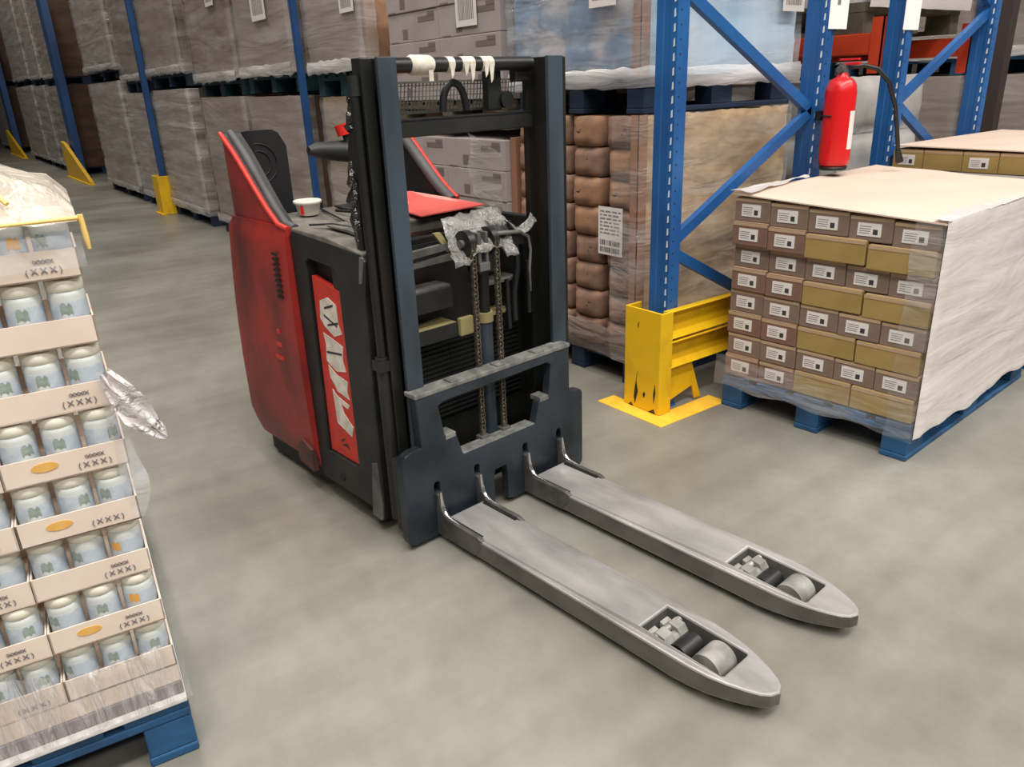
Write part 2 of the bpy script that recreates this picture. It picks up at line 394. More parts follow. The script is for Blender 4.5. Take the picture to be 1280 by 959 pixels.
b = MB(); b.box((-.03, -.158, .247), (.019, .158, .2635), 'wornedge', bev=.003); put('carriage_sill', b, car)['label'] = 'worn pale sill of the carriage window'
for v in (-.205, .205):
    b = MB(); b.box((-.03, v - .02, .333), (.021, v + .02, .350), 'wornedge', bev=.002); put('stop_block', b, car)
b = MB()
for v in (-.272, -.108, .108, .272): b.box((-.03, v - .02, .12), (-.016, v + .02, .22), 'pad')
put('slot_backing', b, car)
for v in (-.36, .36):
    b = MB(); b.box((-.06, v - .02, .05), (-.014, v + .02, .30), 'mastdark', bev=.004); put('side_arm', b, car)

# --- mast: two front uprights, two outer channels, side tubes, cross beam, top tube
for (v0, v1, w0, w1) in ((-.320, -.262, -.346, -.322), (.294, .358, .360, .398)):
    sgn = -1 if v0 < 0 else 1; inner = v1 if sgn < 0 else v0; outer = v0 if sgn < 0 else v1
    b = MB(); b.box((-.034, v0, .035), (-.020, v1, 1.432), 'mast'); b.box((-.13, v0, .035), (-.116, v1, 1.432), 'mastdark')
    mid = (v0 + v1) / 2; b.box((-.117, mid - .008, .035), (-.033, mid + .008, 1.43), 'mastdark')
    put('inner_upright', b, truck, bev=.002)
    rr_ = -.105 if sgn < 0 else -.175
    b = MB(); b.box((rr_, min(w0, w1), .05), (-.055, max(w0, w1), 1.432), 'mastdark')
    b.box((-.150, v0 + .01, .05), (-.135, v1 - .002, 1.425), 'mastdark'); b.box((-.065, min(w0, w1) - .006, .05), (-.052, max(w0, w1) + .006, 1.43), 'mastdark')
    put('outer_channel', b, truck, bev=.002)
b = MB(); b.cyl((-.078, -.362, .12), (-.078, -.362, 1.34), .014, 'mastdark', 18); b.cyl((-.078, -.364, .08), (-.078, -.364, .62), .019, 'black', 18)
b.cyl((-.078, -.360, 1.34), (-.078, -.360, 1.39), .017, 'black', 18); b.box((-.10, -.385, .58), (-.055, -.345, .61), 'black')
put('lift_ram', b, truck)
b = MB(); b.tube([(-.125, -.352, .30), (-.128, -.356, .7), (-.125, -.358, 1.0), (-.120, -.352, 1.25), (-.11, -.340, 1.36)], .011, 'hose', 10)
b.tube([(-.150, -.345, .6), (-.152, -.350, .95), (-.148, -.348, 1.2), (-.13, -.330, 1.34)], .009, 'hose', 10)
put('hydraulic_hose', b, truck)
def crumple(p0, p1, r, m, seed, name):
    rr = random.Random(seed); pts, rs = [], []
    for i in range(15):
        t = i / 14; pts.append(Vector(p0).lerp(Vector(p1), t) + Vector((rr.uniform(-.006, .006), rr.uniform(-.006, .006), 0))); rs.append(r * rr.uniform(.5, 1.15) * (.5 if i in (0, 14) else 1))
    t = MB().tube(pts, rs, m, 7); me = t.mesh(name)
    for p in me.polygons: p.use_smooth = False
    return me
M['blackfilm'] = mat('crinkled_black_film', (30, 28, 28), .16, spec=1., bump=.9, bscale=60)
put('hose_wrap', crumple((-.135, -.362, .93), (-.130, -.362, 1.17), .019, 'blackfilm', 3, 'hose_wrap'), truck)['label'] = 'crinkled shiny film wrapped on the hoses'
put('hose_wrap', crumple((-.125, -.352, 1.25), (-.115, -.345, 1.35), .020, 'blackfilm', 5, 'hose_wrap'), truck)['label'] = 'crinkled shiny film near the mast top'
b = MB(); b.box((-.115, -.262, 1.224), (-.095, .294, 1.274), 'black'); b.box((-.14, -.262, 1.262), (-.095, .294, 1.274), 'black'); put('cross_beam', b, truck, bev=.003)
b = MB(); b.cyl((-.1, -.262, 1.413), (-.1, .294, 1.413), .020, 'mastdark', 18); put('top_tube', b, truck)
tp = MB(); tp.tube([(-.1, -.168, 1.413), (-.1, -.16, 1.413), (-.1, -.10, 1.413), (-.1, -.09, 1.412)], [.022, .027, .026, .021], 'tape', 14)
tp.box((-.081, -.115, 1.37), (-.078, -.10, 1.40), 'tape')
put('torn_tape', tp, truck)['label'] = 'wide patch of white tape on the top tube'
for v, l in ((-.03, .035), (.022, .03), (.045, .045), (.098, .035), (.118, .05)):
    tp = MB(); tp.tube([(-.1, v - .012, 1.413), (-.1, v + .012, 1.413)], .0215, 'tape', 14); tp.prism([(v - .011, 1.42), (v + .011, 1.42), (v + .003, 1.42 - l), (v - .005, 1.41 - l)], -.0795, -.0775, 'tape', 'x')
    put('torn_tape', tp, truck)['label'] = 'torn strip of white tape'
# mesh guard behind the cross beam with a hose loop before it
g = MB(); g.box((-.185, -.27, 1.283), (-.175, .30, 1.291), 'greymetal'); g.box((-.185, -.27, 1.366), (-.175, .30, 1.372), 'greymetal')
n = 44
for i in range(n):
    v = -.265 + .56 * i / (n - 1); g.cyl((-.18, v - .006, 1.287), (-.18, v + .006, 1.369), .0018, 'greymetal', 5)
for k in range(5): g.cyl((-.182, -.265, 1.30 + .015 * k), (-.182, .295, 1.30 + .015 * k), .0012, 'greymetal', 5)
put('mesh_guard', g, truck)
b = MB(); b.tube([(-.135, .012 + .045 * -math.cos(PI * i / 12), 1.285 + .08 * math.sin(PI * i / 12)) for i in range(13)], .011, 'hose', 10); put('hose_loop', b, truck)
b = MB(); b.box((-.15, .135, 1.28), (-.12, .19, 1.41), 'black', bev=.006); b.cyl((-.14, .205, 1.31), (-.11, .205, 1.31), .026, 'black', 14); b.box((-.13, .23, 1.36), (-.10, .29, 1.42), 'mastdark', bev=.006); put('mast_sensor', b, truck)

# --- lift chains, ram and pulley head
def chain_mesh(v, z0, z1):
    b = MB(); n = int((z1 - z0) / .0135)
    for i in range(n):
        z = z0 + (z1 - z0) * i / n
        w = .0075 if i % 2 else .0045
        for q in (-1, 1): b.box((-.034, v + q * w - .0014, z), (-.022, v + q * w + .0014, z + .0165), 'chain')
        b.cyl((-.028, v - .0095, z + .008), (-.028, v + .0095, z + .008), .0042, 'chain', 6)
    return b
for v, zt, zb in ((-.036, .905, .268), (.058, .912, .268)):
    ch = put('lift_chain', chain_mesh(v, zb, zt), truck)
    b = MB(); b.box((-.045, v - .018, .240), (-.012, v + .018, .272), 'greymetal', bev=.003); b.cyl((-.028, v, .27), (-.028, v, .29), .008, 'greymetal', 8); put('chain_anchor', b, ch)
b = MB(); b.cyl((-.085, .045, .10), (-.085, .045, .66), .024, 'mast', 22); b.cyl((-.085, .045, .66), (-.085, .045, .86), .019, 'mastdark', 20); b.box((-.12, .01, .80), (-.06, .075, .86), 'mastdark', bev=.006)
ram = put('lift_cylinder', b, truck)
b = MB(); b.cyl((-.085, .045, .636), (-.085, .045, .668), .028, 'oldyellow', 22); put('cylinder_collar', b, ram)['label'] = 'faded yellow collar of the lift cylinder'
h = MB()
for v in (-.036, .058):
    h.cyl((-.062, v - .012, .905), (-.062, v + .012, .905), .040, 'mastdark', 24)
h.cyl((-.062, -.06, .905), (-.062, .085, .905), .013, 'greymetal', 14)
h.box((-.075, -.008, .82), (-.035, .005, .935), 'greymetal', bev=.003); h.box((-.075, .022, .82), (-.035, .034, .935), 'greymetal', bev=.003); h.box((-.075, -.008, .815), (-.03, .034, .842), 'greymetal', bev=.003)
put('chain_pulley', h, truck)

def drape(name, pts_fn, nu, nv, m, parent=None, th=.0):
    vs, fs = [], []
    for i in range(nu + 1):
        for j in range(nv + 1): vs.append(pts_fn(i / nu, j / nv))
    for i in range(nu):
        for j in range(nv): a = i * (nv + 1) + j; fs.append((a, a + 1, a + nv + 2, a + nv + 1))
    b = MB(); b.add(vs, fs, m, True); o = put(name, b, parent)
    if th:
        md = o.modifiers.new('thickness', 'SOLIDIFY'); md.thickness = th
    return o
M['filmgrey'] = film_mat('crumpled_film', (150, 146, 142), .45, .95, (1, 1, 1), 14, .16, 1.0, 22, .9)
rn = random.Random(11)
def scrap(u, v):
    # a scrap of film hanging over the pulley head, fanning out to both sides
    y = -.10 + .24 * u + (.05 * (1 - v)) + .02 * v * (u - .5)
    z = .985 - .10 * v - .02 * abs(u - .55) - (.03 * v if abs(u - .5) > .25 else 0) + rn.uniform(-.006, .006)
    x = -.15 + .135 * v - .02 * abs(u - .5) + rn.uniform(-.008, .008)
    return (x, y, z)
drape('film_scrap', scrap, 14, 9, 'filmgrey', truck, .001)['label'] = 'crumpled film scrap over the pulley head'
def strip_pts(u, v):
    return (-.10 + .03 * v + rn.uniform(-.003, .003), .08 + .20 * u, .955 - .02 * u + .025 * math.sin(u * 7) - .02 * v + rn.uniform(-.004, .004))
drape('film_scrap', strip_pts, 14, 3, 'filmgrey', truck, .001)['label'] = 'film shred trailing to the right upright'
b = MB(); b.tube([(-.075, .08, .915), (-.07, .14, .912), (-.07, .20, .905), (-.07, .235, .885), (-.07, .245, .84), (-.07, .238, .78), (-.07, .24, .70)], [.008, .007, .006, .006, .005, .005, .004], 'greymetal', 8); put('hanging_cable', b, truck)
b = MB()
b.tube([(-.10, .16, .88), (-.10, .19, .88), (-.11, .22, .86), (-.11, .22, .78), (-.11, .2, .7), (-.11, .2, .6)], .012, 'hose', 8); b.tube([(-.09, .25, .80), (-.09, .25, .62)], .009, 'hose', 8); b.tube([(-.10, .16, .75), (-.1, .165, .58)], .009, 'hose', 8)
b.box((-.13, .10, .86), (-.08, .24, .905), 'pad', bev=.01)
put('hydraulic_hose', b, truck)

# --- chassis front seen through the mast
b = MB(); b.box((-.30, -.37, .09), (-.20, .36, .89), 'mastdark')
for k in range(16): b.box((-.20, -.22, .30 + .017 * k), (-.192, .29, .307 + .017 * k), 'black')
for k in range(5): b.box((-.201, -.22 + .1 * k, .28), (-.196, -.216 + .1 * k, .58), 'black')
bulk = put('front_bulkhead', b, truck)
b = MB(); b.box((-.20, -.24, .632), (-.115, -.045, .648), 'oldyellow', bev=.003); b.box((-.118, -.24, .60), (-.112, -.045, .648), 'black', bev=.002); b.box((-.118, -.045, .60), (-.10, .01, .66), 'oldyellow', bev=.004)
put('hose_clamp_bracket', b, bulk)['label'] = 'faded yellow bracket across the chassis'
b = MB(); b.box((-.20, -.24, .762), (-.125, -.055, .774), 'greymetal', bev=.003); b.box((-.125, -.24, .70), (-.118, -.055, .765), 'black', bev=.002); put('shelf_bracket', b, bulk)
b = MB(); b.prism([(-.24, .845), (-.235, .895), (-.045, .905), (-.045, .885), (-.20, .876), (-.20, .858), (-.045, .868), (-.045, .85)], -.135, -.115, 'greymetal', 'x'); put('battery_latch', b, bulk)
b = MB(); b.prism([(-.11, .94), (-.085, .94), (-.045, .885), (-.06, .875)], -.13, -.12, 'oldyellow', 'x'); put('prop_bracket', b, bulk)
b = MB(); b.box((-.20, .09, .735), (-.125, .235, .748), 'greymetal', bev=.003); put('shelf_bracket', b, bulk)
b = MB(); b.box((-.20, .09, .628), (-.13, .2, .640), 'oldyellow', bev=.003); put('shelf_bracket', b, bulk)

# --- body: black frame with recessed side door, red rear shell, wings, deck
SV = -.385
fr = [(-.525, .10), (-.50, .075), (-.20, .075), (-.165, .05), (-.135, .05), (-.128, .10), (-.105, .80), (-.085, .905), (-.10, .925), (-.50, .950), (-.522, .93)]
slotp = [(-.452, .195), (-.255, .195), (-.246, .84), (-.26, .862), (-.42, .872), (-.436, .855)]
fp = put('frame_panel', curve_plate('frame_panel', fr, [slotp], .04, .006, 'black', lambda x, y, z: Vector((x, SV + .02 - z, y))), truck)
b = MB(); b.box((-.47, SV + .036, .18), (-.24, SV + .05, .89), 'pad'); put('panel_recess', b, fp)
b = MB(); b.prism([(-.447, .20), (-.258, .20), (-.250, .785), (-.425, .815)], SV + .012, SV + .030, 'redbright'); dr = put('sticker_panel', b, fp); dr['label'] = 'bright red plate with worn white lettering'
wl = MB()   # worn remains of white lettering running up the plate
def blob(pts): wl.prism([(-.445 + .19 * x, .20 + .60 * y) for x, y in pts], SV + .0105, SV + .0125, 'tape')
blob([(.22, .80), (.28, .90), (.55, .93), (.80, .90), (.80, .80), (.88, .75), (.62, .72), (.34, .76)])
blob([(.25, .72), (.60, .70), (.86, .68), (.80, .60), (.86, .54), (.55, .52), (.25, .56), (.30, .66)])
blob([(.28, .54), (.52, .50), (.88, .485), (.82, .42), (.86, .38), (.50, .40), (.30, .47)])
blob([(.32, .40), (.45, .37), (.84, .345), (.78, .32), (.55, .33), (.62, .28), (.88, .22), (.80, .155), (.34, .20)])
put('worn_lettering', wl, dr)['label'] = 'scuffed white letters running up the plate'
for (x, y, l, a) in ((.40, .87, .3, .03), (.36, .83, .4, -.04), (.45, .78, .35, .03), (.30, .62, .5, .02), (.40, .10, .12, .02), (.55, .095, .1, -.02), (.45, .08, .15, .01)):
    wk = MB(); wk.prism([(-.445 + .19 * x, .2 + .6 * y), (-.445 + .19 * (x + l), .2 + .6 * (y + a)), (-.445 + .19 * (x + l), .2 + .6 * (y + a - .012)), (-.445 + .19 * x, .2 + .6 * (y - .012))], SV + .0098, SV + .0105, 'ink'); put('scuff_mark', wk, dr)
b = MB(); b.cyl((-.37, SV - .003, .12), (-.37, SV + .01, .12), .014, 'pad', 14); put('bolt_hole', b, fp)
b = MB(); b.prism([(-.19, .05), (-.135, .05), (-.128, .10), (-.132, .26), (-.16, .25)], SV - .006, SV + .004, 'greymetal'); put('worn_foot_plate', b, fp, bev=.003)
b = MB(); b.prism([(-.115, .84), (-.105, .84), (-.082, .915), (-.098, .918)], SV - .005, SV + .0, 'greymetal'); put('worn_edge', b, fp)
b = MB(); b.box((-.50, -.35, .06), (-.15, .33, .12), 'pad'); put('chassis_underside', b, truck)
b = MB(); b.box((-.50, .33, .08), (-.12, .36, .93), 'black', bev=.006); put('frame_panel', b, truck)
for s_ in (-1, 1):
    w = MB(); w.cyl((-.36, .20 * s_, .06), (-.36, .27 * s_, .06), .06, 'pad', 24); put('drive_wheel', w, truck)
    w = MB(); w.cyl((-.85, .24 * s_, .07), (-.85, .30 * s_, .07), .07, 'pad', 24); put('drive_wheel', w, truck)

def path(z, off=0., vend=-.13):
    """plan line of the shell: along the left side, round the rear corner, along the rear"""
    ur = -1.012 - .10 * max(0, (.95 - z)) - off; vs = SV - off; r = .105
    k = min(1, max(0, (.19 - z) / .10)); ur += .035 * k; vs += .02 * k
    pts = [(-.522, vs)] + [(-.522 - i * (abs(ur) - r - .522) / 6, vs) for i in range(1, 7)]
    for i in range(1, 9):
        a = PI / 2 * i / 8; pts.append((ur + r - r * math.sin(a), vs + r - r * math.cos(a)))
    for i in range(1, 5): pts.append((ur, vs + r + (vend - vs - r) * i / 4))
    return pts
def shell(zs, off0, off1, m_out, m_in, m_edge, ztop=None, vend=-.13):
    """double skin between plan offsets off0 (outer) and off1 (inner)"""
    b = MB(); n = len(path(1.0)); rows_o, rows_i = [], []
    for k, t in enumerate(zs):
        po, pi_ = [], []
        for i in range(n):
            zt = ztop(i, n) if ztop else None
            z = (.93 + (zt - .93) * t) if ztop else t
            o = off0(z) if callable(off0) else off0
            q = path(z, o, vend)[i]; po.append((q[0], q[1], z)); q = path(z, -off1, vend)[i]; pi_.append((q[0], q[1], z))
        rows_o.append(po); rows_i.append(pi_)
    R = len(rows_o)
    vo = [p for r_ in rows_o for p in r_]; vi = [p for r_ in rows_i for p in r_]
    F = [(k * n + i, k * n + i + 1, (k + 1) * n + i + 1, (k + 1) * n + i) for k in range(R - 1) for i in range(n - 1)]
    b.add(vo, F, m_out, True); b.add(vi, [f[::-1] for f in F], m_in, True)
    top = rows_o[-1] + rows_i[-1]; b.add(top, [(i, i + 1, n + i + 1, n + i) for i in range(n - 1)], m_edge)
    bot = rows_o[0] + rows_i[0]; b.add(bot, [(n + i, n + i + 1, i + 1, i) for i in range(n - 1)], m_out)
    for e in (0, n - 1):
        col = [r_[e] for r_ in rows_o] + [r_[e] for r_ in rows_i]; b.add(col, [(k, k + 1, R + k + 1, R + k) for k in range(R - 1)], m_edge if e else m_out)
    return b
# lower red shell
def off_low(z): return .012 + .012 * math.sin(PI * min(1, max(0, (z - .1) / .9))) - (.010 if z > .945 else 0)
lo = put('rear_shell', shell([.105, .13, .16, .2, .26, .34, .44, .54, .64, .74, .82, .88, .925, .948, .958], off_low, .03, 'red', 'pad', 'red', vend=.0), truck)
vt = MB()
for k in range(9):
    z = .72 + .018 * k
    vt.box((-.612, SV - .0265, z), (-.575, SV - .0225, z + .008), 'pad')
put('air_vent', vt, lo)['label'] = 'row of dark slits in the red side'
for k in range(3): b = MB(); b.box((-.66 - .02 * k, SV - .026, .585 - .05 * k), (-.64, SV - .0225, .60 - .05 * k), 'redbright'); put('body_stud', b, lo)
b = MB(); b.prism([(-.64, .105), (-.535, .09), (-.535, .175), (-.60, .20), (-.64, .16)], SV - .024, SV - .005, 'skirtmat')
put('skirt_guard', b, lo)['label'] = 'scraped dark skirt corner'
b = MB(); pts = path(.15, -.02, .0); b.add([(p[0], p[1], .025) for p in pts] + [(p[0], p[1], .15) for p in pts], [(i, i + 1, len(pts) + i + 1, len(pts) + i) for i in range(len(pts) - 1)], 'pad'); put('rubber_skirt', b, truck)
# padded wing of the operator stand on the near side
def ztop(i, n):
    p = path(1.2)[i]; t = min(1, max(0, (-.57 - p[0]) / .36)); s = t * t * (3 - 2 * t) * .35 + t * .65
    z = .952 + .283 * s
    if p[1] > -.2 and p[0] < -.9: z -= .06 * ((p[1] + .2) / .07) ** 2
    return z
wg = shell([0, .2, .4, .6, .8, .94, 1.0], -.004, .05, 'red', 'pad', 'pad', ztop)
wgo = put('operator_wing', wg, truck)
n_ = len(path(1.0)); rim = []
for i in range(10):
    z = ztop(i, n_); q = path(z, .0, -.13)[i]; rim.append((q[0], q[1], z))
put('wing_rim', MB().tube(rim, [.009] * 7 + [.007, .005, .003], 'redbright', 8), wgo)['label'] = 'bright red rim along the wing edge'
b = MB(); pe = [path(ztop(i, n_), -.026)[i] + (ztop(i, n_) - .001,) for i in range(11)]; b.tube(pe, [.0135] * 8 + [.012, .010, .006], 'padedge', 8); put('wing_edge_pad', b, wgo)['label'] = 'grey padded edge of the wing'
b = MB()
for r_ in (.045, .07): b.tube([(-.961, -.245 + r_ * math.cos(2 * PI * i / 24), 1.12 + r_ * math.sin(2 * PI * i / 24)) for i in range(25)], .003, 'pad', 6)
b.cyl((-.966, -.245, 1.12), (-.956, -.245, 1.12), .012, 'black', 16); put('pad_rosette', b, wgo)
# far wing, mirrored, without the rear turn
def far_wing():
    b = MB(); pr = []
    for i in range(13):
        t = i / 12; s = t * t * (3 - 2 * t) * .35 + t * .65; pr.append((-.57 - .38 * t, .952 + .283 * s))
    poly = [(-.57, .90)] + pr + [(-1.0, 1.235), (-1.02, .90)]
    b.prism(poly, .315, .335, 'pad'); b.prism(poly, .335, .352, 'red')
    return b, pr
b, pr = far_wing(); fwg = put('operator_wing', b, truck)
b = MB(); b.tube([(u, .318, z + .002) for u, z in pr] + [(-1.0, .318, 1.237)], .020, 'padedge', 8); put('wing_edge_pad', b, fwg)
b = MB(); b.tube([(u, .345, z + .008) for u, z in pr] + [(-1.0, .345, 1.243)], .009, 'redbright', 8); put('wing_rim', b, fwg)
b = MB(); b.box((-1.02, .325, .12), (-.50, .36, .93), 'red', bev=.01); put('side_panel', b, truck)
# deck
b = MB()
b.prism([(-.36, .90), (-.36, .945), (-.50, .952), (-.70, .965), (-.76, .965), (-.76, .90)], -.345, .315, 'deck')
b.prism([(-.10, .900), (-.10, .928), (-.30, .945), (-.36, .9455), (-.36, .90)], -.345, -.245, 'deck')
dk = put('deck', b, truck, bev=.005)
b = MB(); b.prism([(-.50, .925), (-.10, .905), (-.093, .926), (-.30, .953), (-.505, .958)], SV + .002, -.335, 'deck'); put('deck_edge', b, dk, bev=.004)
b = MB(); b.prism([(-.16, .935), (-.30, .951), (-.42, .957), (-.44, .963), (-.30, .962), (-.16, .946)], -.30, -.19, 'deck'); put('cover_plate', b, dk, bev=.002)
b = MB(); b.box((-.355, -.244, .80), (-.205, .314, .895), 'pad'); b.box((-.24, -.22, .88), (-.215, .30, .915), 'mastdark', bev=.004); put('machinery_well', b, dk)['label'] = 'dark open machinery well behind the mast'
b = MB(); b.prism([(-.45, .956), (-.55, .959), (-.72, .969), (-.72, .975), (-.45, .966)], -.10, -.02, 'black'); put('cover_plate', b, dk, bev=.002)
b = MB(); b.tube([(-.48, -.33, .962), (-.42, -.28, .964), (-.34, -.27, .962), (-.24, -.262, .958), (-.14, -.268, .945)], .0035, 'pad', 6); put('cover_gap', b, dk)
b = MB(); b.tube([(-.706, -.162, .973), (-.504, -.205, .963), (-.317, -.253, .957)], .0035, 'pad', 6); b.tube([(-.62, -.15, .972), (-.5, -.13, .974), (-.38, -.07, .97), (-.3, -.1, .966)], .005, 'pad', 8); put('deck_cable', b, dk)
# control head with red stop button
hd = MB(); hd.tube([(-.60, -.235, 1.176), (-.60, -.21, 1.176), (-.595, -.15, 1.17), (-.58, -.08, 1.163), (-.56, 0, 1.155), (-.54, .06, 1.15)], [.014, .024, .032, .038, .042, .04], 'black', 14)
tl = put('control_head', hd, truck)
b = MB(); b.tube([(-.55, .02, 1.15), (-.56, .03, 1.06), (-.60, .03, .96)], [.03, .034, .038], 'black', 12); put('control_column', b, tl)
b = MB(); b.cyl((-.575, -.10, 1.185), (-.58, -.105, 1.23), .012, 'black', 12); b.cyl((-.578, -.105, 1.218), (-.584, -.111, 1.252), .026, 'redknob', 20); put('stop_button', b, tl)['label'] = 'red emergency stop button'

# things lying on the deck
def cup(name):
    b = MB(); b.lathe([(.032, .0), (.034, .003), (.042, .036), (.047, .039), (.047, .048), (.043, .050), (.040, .043), (.032, .005)], 'cup', (0, 0), 24)
    b.box((.0385, -.004, .006), (.0455, .004, .034), 'redknob'); return b
def tl2w(u, v, z): a = TYAW; return (TX + u * math.cos(a) - v * math.sin(a), TY + u * math.sin(a) + v * math.cos(a), z)
ct = tag(put('paper_cup', cup('paper_cup'), None, tl2w(-.655, -.235, .966), -.9), 'small white cup with a red mark standing on the truck deck', 'cup')
b = MB()
q = [(-.315, -.012), (-.40, .0), (-.60, .09), (-.80, .24), (-.79, .280), (-.56, .284), (-.335, .280)]
b.prism(q, .978, .982, 'paper_red', 'z')
b.prism([(-.43, .013), (-.48, .036), (-.66, .135), (-.585, .13)], .982, .9825, 'paper_stripe', 'z')
b.prism([(-.79, .280), (-.56, .284), (-.44, .25), (-.62, .235)], .982, .9825, 'paper_stripe', 'z')
fo = tag(put('plastic_folder', b, None, (TX, TY, .003), TYAW), 'salmon red plastic folder lying on the truck deck behind the mast', 'folder')
for v in fo.data.vertices: v.co.z += -.0185 - .03 * (v.co.x + .55)
fo.location.z = .006
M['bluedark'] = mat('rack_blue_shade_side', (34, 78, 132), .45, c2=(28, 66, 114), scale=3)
M['poledark'] = mat('dark_brown_post', (58, 48, 44), .6)
M['filmblue'] = film_mat('film_over_blue', (216, 222, 228), .10, .45, (.6, .6, 2), 3, .16, .8, 4)
M['gathered2'] = film_mat('gathered_grey_film', (150, 132, 122), .35, .8, (.6, 1, 3), 4, .2, .9, 6)
ORD = ['first', 'second', 'third', 'fourth', 'fifth', 'sixth', 'seventh', 'eighth', 'ninth', 'tenth', 'eleventh', 'twelfth']

# ------------------------------------------------------------------ pallets
def pallet(name, label, loc, rotz, W, D, m='palletblue', detailed=True, skid='y', group=None, cat='pallet'):
    """W along local x, D along local y; bottom skids run along skid"""
    t = .022; h = .144; bl = (.1, .145)
    def boards():
        out = []
        if skid == 'y':
            n = 5 if W < 1 else 7; bw = .13
            for i in range(n):
                x = (W - bw) * i / (n - 1); out.append(('top_board', (x, 0, h - t), (x + bw, D, h)))
            for y in (0, (D - .145) / 2, D - .145): out.append(('stringer_board', (0, y, h - 2 * t), (W, y + .145, h - t)))
            for x in (0, (W - .1) / 2, W - .1):
                out.append(('bottom_board', (x, 0, 0), (x + .1, D, t)))
                for y in (0, (D - .145) / 2, D - .145): out.append(('block', (x + .002, y + .002, t), (x + .098, y + .143, h - 2 * t)))
        else:
            n = 5 if D < 1 else 7; bw = .13
            for i in range(n):
                y = (D - bw) * i / (n - 1); out.append(('top_board', (0, y, h - t), (W, y + bw, h)))
            for x in (0, (W - .145) / 2, W - .145): out.append(('stringer_board', (x, 0, h - 2 * t), (x + .145, D, h - t)))
            for y in (0, (D - .1) / 2, D - .1):
                out.append(('bottom_board', (0, y, 0), (W, y + .1, t)))
                for x in (0, (W - .145) / 2, W - .145): out.append(('block', (x + .002, y + .002, t), (x + .143, y + .098, h - 2 * t)))
        return out
    if detailed:
        r = thing(name, label, cat, loc, rotz, group)
        for nm, a, b in boards(): put(nm, MB().box(a, b, m), r, bev=.004)
        return r
    mb = MB()
    for nm, a, b in boards(): mb.box(a, b, m)
    return tag(put(name, mb, None, loc, rotz), label, cat, group)

def paper_label(name, w, h, fn, parent=None, seed=0, style='lines'):
    """printed label: white paper with text lines and bar codes; fn maps (across, up, out)"""
    r = random.Random(seed); mb = MB()
    def q(x0, z0, x1, z1, d0, d1, m):
        vs = [fn(x, z, d) for d in (d0, d1) for x, z in ((x0, z0), (x1, z0), (x1, z1), (x0, z1))]
        mb.add(vs, [(0, 1, 2, 3), (4, 7, 6, 5), (0, 4, 5, 1), (1, 5, 6, 2), (2, 6, 7, 3), (3, 7, 4, 0)], m)
    q(0, 0, w, h, 0, .0015, 'white')
    if style == 'lines':
        for k in range(7):
            z = h * (.92 - .075 * k); x = w * .08
            while x < w * .85:
                l = w * r.uniform(.08, .28); q(x, z - h * .032, min(x + l, w * .93), z, .0015, .0019, 'inkgrey'); x += l + w * .05
        for zb, zh in ((.20, .11), (.05, .11)):
            x = w * .08
            while x < w * .88:
                l = w * r.choice((.012, .02, .035)); q(x, h * zb, x + l, h * (zb + zh), .0015, .0019, 'ink'); x += l + w * r.choice((.012, .02, .03))
    elif style == 'bars':
        x = w * .12
        while x < w * .85:
            l = w * r.choice((.02, .035, .05)); q(x, h * .15, x + l, h * .85, .0015, .0019, 'inkgrey'); x += l + w * r.choice((.02, .03))
    elif style == 'box':
        q(w * .66, h * .16, w * .86, h * .56, .0015, .0019, 'ink')
        for k in range(4): q(w * .08, h * (.2 + .17 * k), w * r.uniform(.4, .6), h * (.25 + .17 * k), .0015, .0019, 'inkgrey')
    return put(name, mb, parent)

# ------------------------------------------------------------------ near load of cartons on the right
PA = .07214621
PX, PY = -1.18726, 2.63962
def p2w(s, n, z=0): return (PX + s * math.cos(PA) - n * math.sin(PA), PY + s * math.sin(PA) + n * math.cos(PA), z)
pallet('pallet', 'blue wooden pallet under the near stack of labelled cartons', p2w(-.8, 0), PA, .8, 1.2, skid='y')

def carton_mesh(w, d, h, m, top='cartontop'):
    b = MB(); e = .003
    b.box((0, 0, 0), (w, d, h), m, bev=.004)
    b.box((.004, .004, h - .004), (w - .004, d - .004, h + .001), top)
    b.box((.002, -.0012, h - .014), (w - .002, .0, h - .002), top)
    b.box((w * .5 - .001, -.0008, 0.005), (w * .5 + .001, 0, h - .015), m) if False else None
    return b
cart_protos = {}
def carton(s, n, z, w, d, h, kind, label, group, lab=True, P=None, A=PA):
    key = (round(w, 3), round(d, 3), round(h, 4), kind)
    if key not in cart_protos:
        cart_protos[key] = carton_mesh(w, d, h, {'o': 'ochre', 'b': 'carton', 'r': 'carton2'}[kind]).mesh('carton')
    o = put('carton', cart_protos[key], None, (P or p2w)(s, n, z), A + random.uniform(-.004, .004))
    tag(o, label, 'carton', group)
    if lab:
        lk = ('lab', round(w, 3), round(h, 4))
        if lk not in cart_protos:
            lw, lh = w * .54, h * .52
            x0 = w * .2; z0 = h * .22
            t = paper_label('sticker', lw, lh, lambda x, zz, dd: Vector((x0 + x, -.0005 - dd, z0 + zz)), o, 5, 'box'); cart_protos[lk] = t.data
        else: put('sticker', cart_protos[lk], o)
    return o
LAY = ['top layer', 'second layer down', 'third layer down', 'fourth layer down', 'fifth layer down', 'sixth layer down', 'seventh layer down', 'bottom layer']
ZB, NL = .152, 8
hR, hL = (.862 - ZB) / NL, (.905 - ZB) / NL
